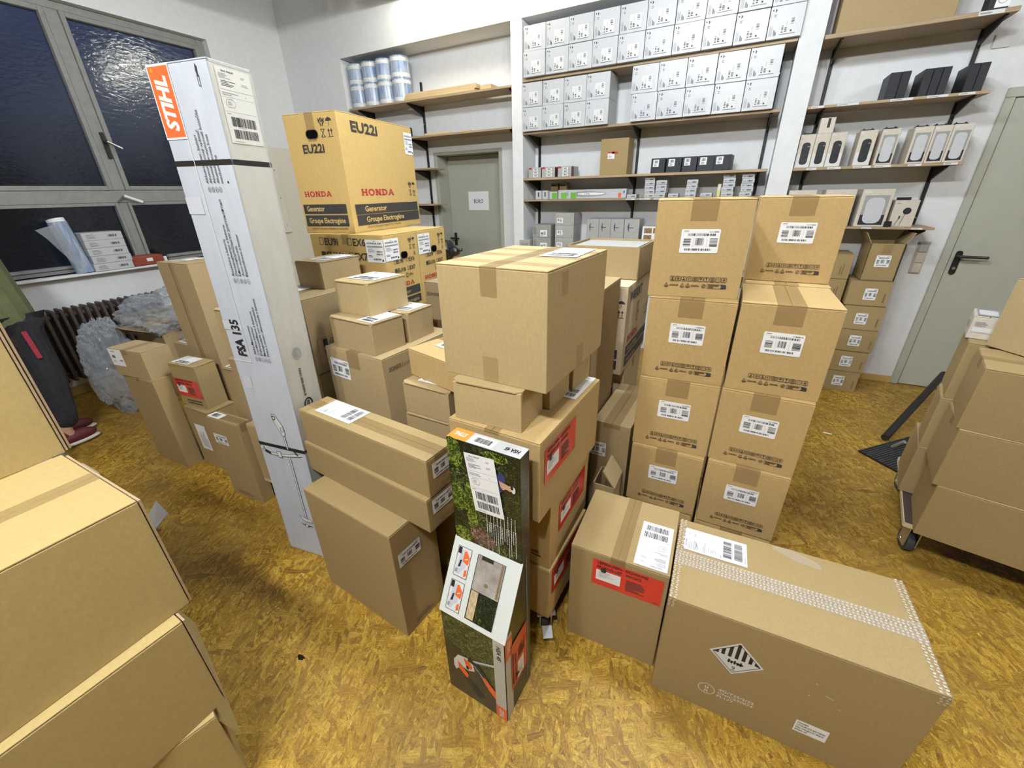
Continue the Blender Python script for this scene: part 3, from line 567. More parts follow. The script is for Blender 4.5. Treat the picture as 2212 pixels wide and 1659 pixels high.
for i, s_ in enumerate(('UN3480', 'LITHIUM ION BATTERIES', 'Net Weight:21.42KG', 'PI965 IA')): A.text(s_, .005, .040 - i * .011, .0065, INK, w=[.026, .069, .067, .03][i], bold=.02)
c.art('L', A, 'battery_label')
# carton with red pouch in front of the golden double stack
c = Carton('J1', 'brown carton with red packing pouch standing left of the largest carton', KBRN, seam='t', tape=True, wrap=.045)
c.slip('T', (.311, .212), (-.104, 0), (0, -.204), 11); c.red('L', (.079, .312), (.229, 0), (0, .115))
# front left cartons
c = Carton('F3', 'tall plain brown carton on floor under the two long flat cartons', KBRN, seam='s', tape=False); c.lab('R', .02, .352, .105, .062, 3, 0)
A = Art(); A.lines(.05, .02, .13, .03, 2, INKS, seed=3); c.art('R', A, 'printed_marks')
for key, nm in (('F2', 'long flat brown carton, lower of two stacked beside the hedge trimmer box'), ('F1', 'long flat brown carton with shipping label, upper of two beside hedge trimmer box')):
    c = Carton(key, nm, KBRN, 'long flat cartons', seam='s', tape=(key == 'F1'), wrap=.02, tw=.052)
    c.lab('R', .022, .065, .10, .058, 5 if key == 'F1' else 8); A = Art(); A.text('50-90-08', .052, .018, .014, INKS, w=.07); A.lines(.03, .004, .085, .012, 1, INKS); c.art('R', A, 'printed_marks')
    if key == 'F1':
        c.slip('T', (.273, .026), (0, .098), (-.205, 0), 21); A = Art(); A.rect(.0, .0, .05, .13, TAPE, 0); c.art('T', A, 'packing_tape', base=.0012)

# golden double stack with square labels
K = [('K14', 'fourth from top', 'left'), ('K13', 'third from top', 'left'), ('K12', 'second from top', 'left'), ('K11', 'topmost', 'left'), ('K24', 'fourth from top', 'right'), ('K23', 'third from top', 'right'), ('K22', 'second from top', 'right'), ('K21', 'topmost', 'right')]
P['K15'] = (.04, 1.47, .0, 1.571, .3, .262, .337); P['K25'] = (.318, 1.455, .0, 1.571, .3, .265, .337)
K += [('K15', 'bottom, mostly hidden', 'left'), ('K25', 'bottom, mostly hidden', 'right')]
for i, (z0, z1) in enumerate(((0, .337), (.338, .626), (.627, .915), (.916, 1.2175))):
    P['KB%d' % i] = (.335, 1.815, z0, 1.571, .36, .272, z1 - z0)
    K.append(('KB%d' % i, ('bottom', 'third from top', 'second from top', 'topmost')[i] + ' of hidden back row', 'right'))
for i, (key, pos, colm) in enumerate(K):
    c = Carton(key, ('golden carton with barcode label, %s in %s column of double stack' if not key.startswith('KB') else 'golden carton, %s behind the %s column of double stack') % (pos, colm), KBOX, 'golden cartons of the double stack', seam='t', tape=True, wrap=.064, tw=.078)
    bx_, hh = c.b, c.h
    c.lab('L', bx_ * .292, hh * .475, bx_ * .405, hh * .238, 30 + i % 2, random.uniform(-1, 1))
    A = Art(); care_row(A, bx_ * .205, hh * .105, bx_ * .62); c.art('L', A, 'printed_marks')

# trolley stack in the middle
c = Carton('H1', 'large square light carton taped all over, top of the middle stack', KRAFT, seam='t', tape=True, wrap=.075, tw=.05, tmat=TAPE)
for t0 in (.05, .18, .30): c.tape('T', .0, t0, .332, t0 + .048)
c.tape('L', .137, .0, .187, .075); c.tape('R', .20, .0, .25, .07); c.tape('R', .08, .24, .12, .30)
c.slip('T', (.205, .207), (.108, .006), (-.010, .19), 31)
Carton('H2', 'small kraft mailer box front left under the large square carton', KRAFT, 'small mailers under the square carton', style='mailer')
Carton('H3', 'small kraft mailer box in the middle under the large square carton', KRAFT, 'small mailers under the square carton', style='mailer')
Carton('H4', 'small kraft mailer box at the back under the large square carton', KRAFT, 'small mailers under the square carton', style='mailer')
c = Carton('H5', 'wide brown carton with red pouch, upper of three on the middle dolly', KBOX, 'red pouch cartons on the middle dolly', seam='t', wrap=.012); c.red('R', (.028, .120), (.222, 0), (0, .118)); c.slip('T', (.192, .282), (.099, 0), (0, .188), 41)
c = Carton('H6', 'brown carton with red pouch, middle of three on the middle dolly', KBOX, 'red pouch cartons on the middle dolly', seam='t', wrap=.03); c.red('R', (.068, .115), (.25, 0), (0, .118)); A = Art(); A.lines(.28, .04, .05, .03, 2, INKB); c.art('L', A, 'printed_marks')
c = Carton('H7', 'brown carton with red pouch, lowest of three on the middle dolly', KBOX, 'red pouch cartons on the middle dolly', seam='t', wrap=.03); c.red('R', (.022, .11), (.24, 0), (0, .118)); c.red('L', (.02, .13), (.14, 0), (0, .1))
def dolly(name, label, cx, cy, lx, ly, z, rz, mat=PALW, r=.035, inset=.05, yawc=.25, lever=False):
    o = root(name, label, 'dolly', (cx, cy, 0), rz); m = MB(); m.box(-lx / 2, lx / 2, -ly / 2, ly / 2, z - .02, z - .003, mat); m.build('platform', o, bevel=.002)
    m = MB(); 
    for q in ((-lx / 2 - .004, -lx / 2, -ly / 2, ly / 2), (lx / 2, lx / 2 + .004, -ly / 2, ly / 2), (-lx / 2, lx / 2, -ly / 2 - .004, -ly / 2), (-lx / 2, lx / 2, ly / 2, ly / 2 + .004)): m.box(*q, z - .022, z - .001, KLAM)
    m.build('edge_strip', o)
    for sx_ in (-1, 1):
        for sy_ in (-1, 1):
            px_, py_ = sx_ * (lx / 2 - inset), sy_ * (ly / 2 - inset); zt = z - .021
            Mz = Matrix.Translation((px_, py_, 0)) @ Matrix.Rotation(yawc, 4, 'Z'); T3 = lambda *v: Mz @ Vector(v)
            m = MB(); m.cyl(T3(-.014, .02, r), T3(.014, .02, r), r, RUB, 20); m.build('caster_wheel', o, bevel=.003)
            m = MB(); m.cyl(T3(-.0155, .02, r), T3(.0155, .02, r), r * .5, STEEL, 12); m.build('wheel_hub', o)
            m = MB(); m.box(-.024, -.019, -.02, .035, r - .012, zt, STEEL, Mz); m.box(.019, .024, -.02, .035, r - .012, zt, STEEL, Mz); m.box(-.035, .035, -.035, .035, zt - .006, zt, STEEL, Mz); m.cyl(T3(-.026, .02, r), T3(.026, .02, r), .007, STEEL, 10)
            if lever: m.box(-.018, .018, -.062, -.02, zt - .045, zt - .036, STEEL, Mz @ Matrix.Rotation(.35, 4, 'X'))
            m.build('caster_fork', o)
    return o
dolly('furniture_dolly', 'wheeled dolly under the three cartons with red pouches', -.545, 1.125, .35, .34, .13, 0, inset=.03, yawc=.55, lever=True)
dolly('furniture_dolly', 'wheeled dolly behind the tall white parcel', -1.875, 1.15, .38, .34, .17, 0)

# ---------------------------------------------------------------- tall white parcel, hedge trimmer box
p = (-1.4264, .8347, 0, 1.7118, .1458, .2434, 1.9088); rx_, ry_ = -.0197, .0118
c = Carton('stihl', 'very tall narrow white-grey parcel with orange logo block, strapped twice', STW, p=p, seam='s', tape=False, name='tall_parcel', cat='parcel')
c.r.matrix_world = Matrix.Translation(Vector((p[0], p[1], .004))) @ Matrix.Rotation(ry_, 4, 'Y') @ Matrix.Rotation(rx_, 4, 'X') @ Matrix.Rotation(p[3], 4, 'Z') @ Matrix.Translation(Vector((p[4] / 2, p[5] / 2, 0)))
A = Art(); A.rect(.001, .001, .145, 1.907, STG, 0); A.rect(.001, .001, .007, 1.907, GREYC, 1); A.rect(.139, .001, .145, 1.907, GREYC, 1); A.rect(.001, 1.90, .145, 1.907, GREYC, 1)
c.art('R', A, 'side_panel', 'grey side panel', base=.0008)
c.slip('R', (.020, 1.702), (.113, 0), (0, .192), 51, plain('label_under_tape', (.56, .55, .50), .3))
A = Art(); A.ring(.072, 1.005, .021, .024, .0025, INKG); A.ring(.072, 1.005, .015, .017, .002, INKG); A.lines(.059, .992, .026, .026, 5, INKG); A.rot((.063, .945), -90); A.text('FA01-000-0000-B', 0, 0, .011, INK, w=.118, bold=.02)
A.frame(); A.ring(.075, .79, .022, .026, .006, INK); A.rot((.068, .80), -90); A.text('RESY', -.004, .0, .013, INK, w=.026, bold=.03); c.art('R', A, 'printed_marks')
A = Art(); A.rect(.0, 1.716, .0915, 1.908, INKW, 1); A.rect(.0045, 1.722, .087, 1.902, ORA, 2)
A.rot((.068, 1.737), 90); A.text('STIHL', 0, 0, .046, INKW, l=3, w=.142, bold=.045, shear=.28); A.frame(); A.ell(.020, 1.893, .005, .005, ORL, 3)
A.rect(.0885, .978, .0915, 1.717, INKW, 1); A.rect(.0, .975, .0915, .979, INKW, 1)
A.rot((.077, 1.0), 90); A.text('FSA 135', 0, 0, .040, INK, w=.142, bold=.035)
G1 = ['Akkutrimmer, batteri', 'Akumulátorový vyžínač', 'Akumulátor-motorová kosačka', 'Akumulatorowa kosa', 'mechaniczna']
G2 = ['Roçadeira a bateria', 'Decespugliatrice a batteria', 'Επαναφορτιζόμενο χορτοκοπτικό', 'Accu-motorzeis', 'Batteridriven trimmer']
G3 = ['Akku-Motorsense', 'Cordless trimmer', 'Débroussailleuse à batterie', 'Motoguadaña con acumulador', 'Foice a motor alimentada a bateria']
for G, t0, cc in ((G1, 1.592, ['DK', 'CZ', 'SK', 'PL', '']), (G2, 1.305, ['BR', 'I', 'GR', 'NL', 'S']), (G3, 1.012, ['D', 'GB', 'F', 'E', 'P'])):
    for i, s_ in enumerate(G):
        A.rot((.128 + i * .0158, t0), 90); A.text(s_, 0, 0, .0108, INKD, bold=.004)
        if cc[i]: A.ring(-.018, .0045, .0085, .006, .001, INKD, 1, 12); A.text(cc[i], -.018, .0015, .006, INKD, align='c')
A.frame(); A.rect(0, 1.50, .072, 1.552, LBL, 0); A.rect(0, 1.10, .09, 1.135, LBL, 0); A.rect(.02, .86, .06, .91, LBL, 0); A.ell(.212, 1.595, .003, .003, INK)
A.poly([(.199, 1.898), (.205, 1.89), (.203, 1.872), (.207, 1.865), (.199, 1.866), (.196, 1.88)], INKD, 1); A.path([(.197, 1.87), (.197, 1.845), (.204, 1.843), (.204, 1.868)], .0015, INK)
c.art('L', A, 'front_print')
# line drawing of the trimmer
A = Art(); LW = .0022
A.poly([(.118, .757), (.136, .758), (.145, .735), (.163, .708), (.166, .675), (.158, .655), (.148, .66), (.135, .69), (.124, .715), (.116, .74)], INKW, 1); A.path([(.118, .757), (.136, .758), (.145, .735), (.163, .708), (.166, .675), (.158, .655), (.148, .66), (.135, .69), (.124, .715), (.116, .74)], LW, INKD, 2, True)
A.path([(.12, .748), (.118, .736), (.126, .730), (.134, .738), (.132, .748)], .004, INK, 3, True); A.ring(.155, .69, .007, .012, .002, INKD, 3); A.path([(.13, .73), (.145, .70), (.15, .668)], LW, INKG, 3)
A.poly([(.149, .664), (.159, .658), (.160, .595), (.152, .595)], INKW, 1); A.line((.1515, .66), (.154, .59), LW, INKD, 2); A.line((.160, .655), (.162, .59), LW, INKD, 2)
A.path([(.010, .570), (.052, .556), (.10, .556), (.15, .562), (.222, .577)], .012, INKW, 1); A.path([(.008, .578), (.05, .562), (.10, .562), (.15, .568), (.222, .583)], LW, INKD, 2); A.path([(.012, .562), (.05, .550), (.10, .550), (.15, .556), (.222, .571)], LW, INKD, 2)
A.poly([(.006, .59), (.024, .584), (.018, .566), (.002, .57)], INKW, 2); A.path([(.006, .59), (.024, .584), (.018, .566), (.002, .57)], LW, INKD, 3, True); A.poly([(.026, .574), (.056, .562), (.054, .550), (.024, .560)], INK, 3)
A.poly([(.09, .572), (.112, .575), (.115, .545), (.095, .545)], INKW, 3); A.path([(.09, .572), (.112, .575), (.115, .545), (.095, .545)], LW, INKD, 4, True); A.poly([(.175, .605), (.185, .606), (.21, .575), (.20, .572)], INKD, 3)
A.line((.155, .555), (.1575, .225), .0085, INKW, 1); A.line((.1505, .555), (.1532, .225), LW, INKD, 2); A.line((.1595, .555), (.1618, .225), LW, INKD, 2)
A.poly([(.118, .232), (.145, .226), (.185, .222), (.188, .206), (.15, .204), (.135, .212)], INKW, 2); A.path([(.118, .232), (.145, .226), (.185, .222), (.188, .206), (.15, .204), (.135, .212)], LW, INKD, 3, True)
A.poly([(.112, .188), (.145, .184), (.15, .174)], INK, 2); A.poly([(.192, .182), (.155, .182), (.152, .174)], INK, 2); A.ell(.151, .180, .009, .010, INKW, 3); A.ring(.151, .180, .009, .010, LW, INKD, 4)
c.art('L', A, 'trimmer_drawing')
for z, n_ in ((1.65, 'strap'), (.597, 'strap')):
    m = MB(); a2, b2, e = c.a / 2, c.b / 2, .0012; tl = .0 if z > 1 else .03
    for q in ((-a2 - e, -a2 - .0002, -b2 - e, b2 + e), (a2 + .0002, a2 + e, -b2 - e, b2 + e), (-a2, a2, -b2 - e, -b2 - .0002), (-a2, a2, b2 + .0002, b2 + e)): m.box(*q, z - .0075, z + .0075, BMET)
    m.build(n_, c.r)

# hedge trimmer display box: stepped box with a slanted window panel
HP = (-.3803, .6335, 0, 1.526, .1599, .2286); ctr = Vector((HP[0], HP[1], 0)) + Vector((math.cos(HP[3]), math.sin(HP[3]), 0)) * HP[4] / 2 + Vector((-math.sin(HP[3]), math.cos(HP[3]), 0)) * HP[5] / 2
hb = root('hedge_trimmer_box', 'printed green garden box with slanted white panel, standing in front centre', 'box', ctr, HP[3])
a2, b2 = HP[4] / 2, HP[5] / 2; xs = -a2 + .110
m = MB(); m.prism([(-a2, 0), (-a2, .392), (xs, .592), (xs, .955), (a2, .955), (a2, 0)], 'y', -b2, b2, FOLD); m.build('body', hb, bevel=.0015)
fl = ((-a2, b2, 0), (0, -1, 0), (0, 0, 1), (-1, 0, 0)); fu = ((xs, b2, 0), (0, -1, 0), (0, 0, 1), (-1, 0, 0)); ft = ((xs, b2, .955), (0, -1, 0), (1, 0, 0), (0, 0, 1)); fr_ = ((-a2, -b2, 0), (1, 0, 0), (0, 0, 1), (0, -1, 0))
W = HP[5]
A = Art(); A.rect(0, 0, W, .05, WHITE, 0); A.rect(0, 0, .062, .05, ORL, 1); A.rot((.052, .034), 180); A.text('STIHL', 0, 0, .017, INKW, w=.042, bold=.04, shear=.28)
A.frame(); A.rect(.066, .004, .142, .042, PAPER, 1); A.bars(.080, .012, .130, .034, n=24, seed=4); A.rot((.216, .030), 180); A.text('HSA 45', 0, 0, .014, INK, w=.044, bold=.03, shear=.15); A.frame(); A.build('top_print', hb, *ft)
A = Art(); A.rect(0, .592, W, .955, FOLD, 0)
def blob(cx, cy, rx, ry, mat, l=1, n=22, seed=1):
    r = random.Random(seed); A.poly([(min(W - .001, max(.001, cx + rx * (1 + r.uniform(-.12, .12)) * math.cos(2 * math.pi * i / n))), max(.594, cy + ry * (1 + r.uniform(-.1, .1)) * math.sin(2 * math.pi * i / n))) for i in range(n)], mat, l)
blob(.022, .905, .026, .055, FOLL, 1, seed=2); blob(.045, .80, .05, .075, FOLM, 1, seed=3); blob(.022, .755, .022, .05, FOLL, 2, seed=4); blob(.068, .745, .024, .095, FOLL, 2, seed=5); blob(.105, .705, .02, .06, FOLM, 2, seed=6); blob(.155, .935, .04, .016, FOLL, 1, seed=7); blob(.10, .635, .045, .035, FOLP, 3, seed=8); blob(.03, .62, .035, .03, FOLL, 2, seed=9); blob(.165, .62, .05, .025, FOLM, 2, seed=10)
blob(.172, .872, .014, .022, INKN, 3, 10, 3); A.poly([(.165, .868), (.178, .864), (.190, .862), (.205, .858), (.203, .846), (.185, .846), (.176, .84), (.168, .85)], SKIN, 4); A.ell(.198, .853, .011, .009, SKIN, 5); A.ell(.209, .852, .006, .011, INKW, 6); A.ell(.205, .858, .004, .006, INK, 7); A.poly([(.162, .85), (.170, .848), (.176, .836), (.168, .83)], INKN, 5)
r = random.Random(4)
for (n_, x0_, dx_, top_, lo, hi) in ((9, .118, .0115, .745, .04, .085), (14, .118, .0072, .700, .04, .105)):
    for i in range(n_):
        x = x0_ + i * dx_; y = top_; end = max(.598, top_ - r.uniform(lo, hi)); A.ell(x + .001, y + .005, .0016, .0022, INKW, 3, 8)
        while y > end:
            q = max(end, y - r.uniform(.003, .011)); A.rect(x, q, x + .0019, y, INKW, 3); y = q - .0016
A.build('garden_print', hb, *fu)
A = Art(); dhl(A, (.084, .736), (.096, .006), (-.026, .190), 61); A.build('shipping_label', hb, *fu, base=.005)['label'] = 'white shipping label with barcodes'
# slanted panel
sl = math.hypot(.110, .2); Ops = Vector((-a2, b2 + .004, .392)); ets = Vector((.110, 0, .2)).normalized(); ns = Vector((-.2, 0, .110)).normalized()
m = MB(); Wp = W + .008
Mx = Matrix((( 0, ets.x, ns.x, Ops.x), (-1, 0, 0, Ops.y), (0, ets.z, ns.z, Ops.z), (0, 0, 0, 1)))
m.box(0, Wp, -.004, sl + .004, -.002, .002, plain('panel_offwhite', (.66, .70, .66), .4), Mx); pn = m.build('slanted_panel', hb, bevel=.0008)
A = Art()
for y0 in (.118, .014):
    A.rect(.022, y0, .070, y0 + .090, INKW, 1); A.path([(.022, y0), (.070, y0), (.070, y0 + .09), (.022, y0 + .09)], .0016, INKD, 2, True)
    A.poly([(.026, y0 + .01), (.032, y0 + .05), (.030, y0 + .075), (.048, y0 + .085), (.060, y0 + .06), (.058, y0 + .03), (.046, y0 + .018), (.04, y0 + .005)], LBL, 2)
    A.poly([(.046, y0 + .048), (.066, y0 + .042), (.068, y0 + .064), (.054, y0 + .082), (.047, y0 + .078)], ORA, 3); A.rect(.024, y0 + .068, .036, y0 + .088, INK, 3); A.poly([(.033, y0 + .028), (.041, y0 + .030), (.043, y0 + .052), (.037, y0 + .050)], INK, 3)
    A.poly([(.058, y0 + .004), (.067, y0 + .010), (.066, y0 + .028), (.058, y0 + .024)], ORA, 3)
    A.line((.052, y0 + .055), (.062, y0 + .060), .003, INKW, 4)
    for q in range(3): A.line((.026 + q * .003, y0 + .01), (.028 + q * .003, y0 + .022), .001, INK, 4)
A.rect(.094, .014, .188, .208, PGREY, 1); A.rect(.094, .014, .188, .102, FOLD, 2); A.rect(.096, .016, .122, .100, PWOOD, 3); A.rect(.108, .196, .148, .208, GROUND, 3); A.line((.18, .205), (.18, .105), .008, INKS, 2); A.line((.14, .128), (.178, .124), .004, INKG, 3); A.ell(.140, .129, .007, .006, INKS, 4); A.poly([(.142, .016), (.152, .018), (.150, .034), (.138, .03)], FOLL, 4); A.path([(.094, .014), (.188, .014), (.188, .208), (.094, .208)], .0016, INKD, 5, True)
A.build('panel_print', hb, Ops, (0, -1, 0), ets, ns, base=.003)
# lower front: hedge trimmer picture and grey strip
A = Art(); A.rect(0, 0, W, .39, FOLM, 0); A.poly([(0, 0), (W - .04, 0), (W - .04, .10), (.13, .16), (.06, .20), (0, .25)], GROUND, 1); A.poly([(0, .16), (.10, .20), (.06, .235), (0, .27)], FOLD, 2); A.poly([(.0, .0), (W - .04, 0), (W - .04, .06), (.10, .07), (0, .11)], GROUND, 2)
A.line((.11, .215), (.195, .258), .009, LBL, 3); A.line((.11, .219), (.195, .262), .002, INKW, 4)
A.poly([(.030, .168), (.05, .205), (.085, .215), (.108, .20), (.112, .165), (.085, .150), (.06, .155), (.035, .118), (.028, .135)], INKW, 4); A.poly([(.072, .205), (.095, .202), (.105, .180), (.098, .162), (.078, .172)], ORA, 5); A.poly([(.046, .172), (.062, .160), (.086, .128), (.080, .105), (.048, .135)], ORA, 5)
A.path([(.09, .212), (.12, .205), (.145, .175), (.165, .150)], .018, INKD, 5); A.path([(.112, .205), (.136, .178), (.16, .130), (.185, .105)], .012, INKW, 4); A.poly([(.138, .165), (.152, .165), (.19, .125), (.19, .085), (.165, .112)], ORA, 6); A.ell(.085, .165, .006, .01, INKD, 6); A.poly([(.065, .1), (.09, .11), (.15, .05), (.12, .03)], INKD, 3)
A.rect(.190, .0, W, .39, plain('strip_grey', (.50, .50, .46), .4), 7); A.rect(.190, .0, W, .062, ORA, 8); A.rot((.203, .368), -90); A.text('HSA 45', 0, 0, .014, INK, l=9, w=.066, bold=.03, shear=.2); A.rot((.202, .05), -90); A.text('STIHL', 0, 0, .015, INKW, l=9, w=.042, bold=.04, shear=.28); A.frame(); A.build('picture_print', hb, *fl, eps=.0003)
A = Art(); A.rect(.002, .0, .040, .40, plain('strip_grey', (.50, .50, .46), .4), 1); A.rect(.002, .30, .040, .385, ORA, 2); A.rot((.014, .375), -90); A.text('STIHL', 0, 0, .015, INKW, l=3, w=.055, bold=.04, shear=.28); A.frame(); A.rect(.135, .0, .139, .60, INKG, 1); A.build('side_print', hb, *fr_)
A = Art(); pouch(A, (.128, .118), (0, .215), (-.095, 0)); A.build('packing_list_pouch', hb, *fr_, base=.0022)['label'] = 'red packing list pouch'

# ---------------------------------------------------------------- generator cartons
c = Carton('C', 'tall yellow generator carton with hand hole, top of the pile', HONDA, seam='t', tape=True, wrap=.125, tw=.052, name='generator_carton')
A = Art(); A.text('EU22i', .092, .388, .038, INKD, w=.135, bold=.03); slab_word(A, 'HONDA', .038, .184, .182, .026, INKR)
A.rect(.014, .098, .298, .146, INKD); A.rect(.014, .036, .298, .092, INKD); A.text('Generator', .036, .112, .026, ORL_ if 0 else HONDA, w=.118, bold=.02); A.text('Groupe Electrogéne', .036, .052, .026, HONDA, w=.242, bold=.02); A.text('MADE IN THAILAND / FABRIQUÉ EN THAÏLANDE', .045, .019, .009, INKB, w=.24); up_icons(A, .218, .452, .036, INKD); c.art('L', A, 'printed_marks')
A = Art(); A.text('EU22i', .098, .485, .046, INKD, w=.225, bold=.03); slab_word(A, 'HONDA', .098, .185, .315, .032, INKR)
A.rect(.030, .092, .668, .142, INKD); A.rect(.032, .036, .674, .088, INKD); A.text('Generator', .11, .104, .028, HONDA, w=.205, bold=.02); A.text('Groupe Electrogéne', .11, .050, .028, HONDA, w=.38, bold=.02); A.text('MADE IN THAILAND / FABRIQUÉ EN THAÏLANDE', .11, .019, .009, INKB, w=.34); up_icons(A, .583, .178, .034, INKD); c.art('R', A, 'printed_marks')
def hand_hole(c, face, s, t, w_, h_):
    A = Art(); A.rrect(s, t, s + w_, t + h_, h_ * .48, plain('hole_black', (.004, .004, .004), 1, spec=0), 1); A.rrect(s - .003, t - .003, s + w_ + .003, t + h_ + .003, h_ * .48, INKS, 0); return c.art(face, A, 'hand_hole', 'black hand hole', base=.0022)
hand_hole(c, 'L', .130, .450, .072, .038)
def oklabel(A, x, y, w_, h_, m0=PAPER):
    A.frame((x, y), (w_, 0), (0, h_)); A.rect(0, 0, 1, 1, m0, 1); A.text('HONDA OK', .08, .80, .075, INK, w=.84, bold=.03); A.ell(.5, .93, .03, .02, INKD, 2); A.rect(.06, .66, .94, .73, INKG, 2); A.lines(.1, .44, .5, .18, 4, INKG); A.bars(.55, .45, .92, .52, n=14); A.bars(.55, .33, .92, .40, n=14, seed=4); A.lines(.08, .22, .35, .1, 2, INK); A.bars(.35, .10, .80, .18, n=18, seed=6); A.rect(.84, .05, .92, .14, INK, 2); A.frame()
A = Art(); oklabel(A, .592, .412, .094, .118); c.art('R', A, 'ok_label', 'white inspection label')
for key, lb in (('D1', 'yellow generator carton with tick-box list under the tall one, nearer of two'), ('D2', 'yellow generator carton with tick-box list behind its twin, toward office door')):
    c = Carton(key, lb, HONDA, 'small generator cartons', seam='t', tape=True, wrap=.05, name='generator_carton')
    A = Art()
    for i, s_ in enumerate(('EU9i', 'EX6', 'EU10i', 'EX7')):
        x, y = (.065 + (i % 2) * .20, .358 - (i // 2) * .072); A.path([(x, y + .002), (x + .028, y + .002), (x + .028, y + .036), (x, y + .036)], .0025, INKD, 1, True); A.text(s_, x + .038, y, .036, INKD, bold=.02)
        if i == 2: A.ell(x + .014, y + .02, .014, .018, INKD, 2)
    A.rect(.03, .08, .48, .125, INKD); A.rect(.03, .025, .48, .07, INKD); A.text('Generator', .06, .09, .024, HONDA); A.text('Groupe Electrogéne', .06, .036, .024, HONDA); slab_word(A, 'HONDA', .06, .15, .24, .026, INKR); c.art('L', A, 'printed_marks')
    A = Art()
    for i, s_ in enumerate(('EU9i', 'EX6', 'EU10i', 'EX7')):
        x, y = (.060 + (i % 2) * .108, .262 - (i // 2) * .046); A.path([(x, y + .001), (x + .015, y + .001), (x + .015, y + .02), (x, y + .02)], .0018, INKD, 1, True); A.text(s_, x + .020, y, .021, INKD, bold=.02)
        if i == 2: A.ell(x + .008, y + .011, .009, .011, INKD, 2)
    A.rect(.02, .025, .262, .07, INKD); A.rect(.02, .08, .262, .125, INKD); A.text('Generator', .04, .09, .022, HONDA); A.text('Groupe Electrogéne', .04, .036, .022, HONDA, w=.2); slab_word(A, 'HONDA', .03, .136, .185, .022, INKR); up_icons(A, .200, .322, .026, INKD, tree=True); A.path([(.15, .18), (.165, .18), (.165, .20), (.15, .20)], .003, INKD, 1, True); A.lines(.175, .185, .05, .014, 2, INKD); c.art('R', A, 'printed_marks')
    A = Art(); oklabel(A, .0, .282, .116, .110); c.art('R', A, 'ok_label', 'white inspection label')
    if key == 'D1': A = Art(); oklabel(A, .386, .278, .1165, .113); c.art('L', A, 'ok_label', 'white inspection label')
    hand_hole(c, 'R', .124, .282, .056, .034)
# cartons carrying the generators and other hidden stacks
for key, p, lb in (('x', (-1.59, 1.645, 0, 1.571, .57, .50, .478), 'plain carton at the foot under the yellow generator cartons'), ('x', (-1.59, 1.645, .4795, 1.571, .57, .50, .474), 'plain carton directly below the yellow generator cartons')):
    Carton(key, lb, KGRY, p=p, group='cartons under the generators')

# ---------------------------------------------------------------- cartons behind the long flat ones
c = Carton('E5', 'grey-brown speaker carton with square label under the two mailers', KGRY, seam='t', wrap=.075, tw=.075); c.lab('L', .020, .266, .122, .088, 71, -2)
A = Art(); A.text('SONOS', .030, .336, .017, INKB, w=.068, bold=.02); A.line((.108, .334), (.108, .358), .0015, INKB); A.text('SONANCE', .116, .338, .012, INKS, w=.06); c.art('R', A, 'printed_marks')
Carton('x', 'carton hidden below the speaker carton with square label', KGRY, p=(-1.187, 1.12, 0, 1.503, .45, .3581, .5487))
c = Carton('E3', 'small kraft mailer carrying another one, left of its twin', KGRY, 'small mailers on the speaker carton', style='mailer'); c.slip('T', (.172, .012), (.095, 0), (0, .15), 73)
c = Carton('E4', 'small kraft mailer behind the stacked pair of mailers', KGRY, 'small mailers on the speaker carton', style='mailer'); c.slip('T', (.085, .03), (.10, 0), (0, .13), 74)
c = Carton('E2', 'small kraft mailer with label on its lid, top of the pair', KRAFT, 'small mailers on the speaker carton', style='mailer'); c.slip('T', (.022, .052), (.165, 0), (0, .165), 75)
P['E1b'] = (-1.608, 1.127, .801, 1.571, .45, .30, .351)
c = Carton('E1', 'small grey-brown mailer with labelled lid beside tall white parcel', KGRY, style='mailer'); c.slip('T', (.06, .04), (.105, 0), (0, .19), 76)
c = Carton('E1b', 'grey-brown carton with dashed picture frame print beside tall white parcel', KGRY, seam='t')
A = Art(); 
for i in range(9): A.rect(.03 + i * .012, .160, .037 + i * .012, .164, INKS); A.rect(.03 + i * .012, .03, .037 + i * .012, .034, INKS)
for i in range(10): A.rect(.028, .036 + i * .0125, .032, .043 + i * .0125, INKS); A.rect(.138, .036 + i * .0125, .142, .043 + i * .0125, INKS)
A.rect(.060, .118, .084, .156, INKD); A.poly([(.09, .13), (.13, .126), (.13, .15), (.1, .155)], INKS, 1); A.rect(.06, .085, .082, .108, INKD); A.lines(.06, .05, .06, .03, 3, INKS); c.art('R', A, 'printed_marks')
A = Art(); dhl(A, (.03, .05), (.1, 0), (0, .19), 77); c.art('T', A, 'shipping_label', 'white shipping label with barcodes')
Carton('x', 'grey-brown carton below the one with dashed picture frame print', KGRY, p=(-1.612, 1.13, .513, 1.571, .44, .295, .287))
c = Carton('E6', 'flat kraft carton bound with tape, turned beside the large square carton', KBOX, seam='s', tw=.07, wrap=.05); c.slip('T', (.06, .08), (.1, 0), (0, .19), 78)
c = Carton('E7', 'small kraft mailer below the taped flat carton', KGRY, 'small mailers beside the middle stack', style='mailer'); c.slip('T', (.05, .03), (.1, 0), (0, .18), 79)
Carton('x', 'small kraft mailer just under its twin behind the long flat cartons', KGRY, 'small mailers beside the middle stack', p=(-.806, 1.04, .655, 1.54, .3, .22, .131), style='mailer')
Carton('x', 'carton hidden below the mailers behind the long flat cartons', KGRY, p=(-.79, 1.03, 0, 1.571, .34, .30, .655))
c = Carton('x', 'dark brown in-wall speaker carton between generators and large square carton', card('kraft_dark', (.25, .185, .105)), p=(-.985, 1.62, .89, 1.571, .3, .35, .27)); A = Art(); A.text('SONOS', .012, .205, .015, INKB, w=.075, bold=.02); A.text('In-Wall', .018, .02, .020, INKB, w=.09, bold=.02); c.art('L', A, 'printed_marks')
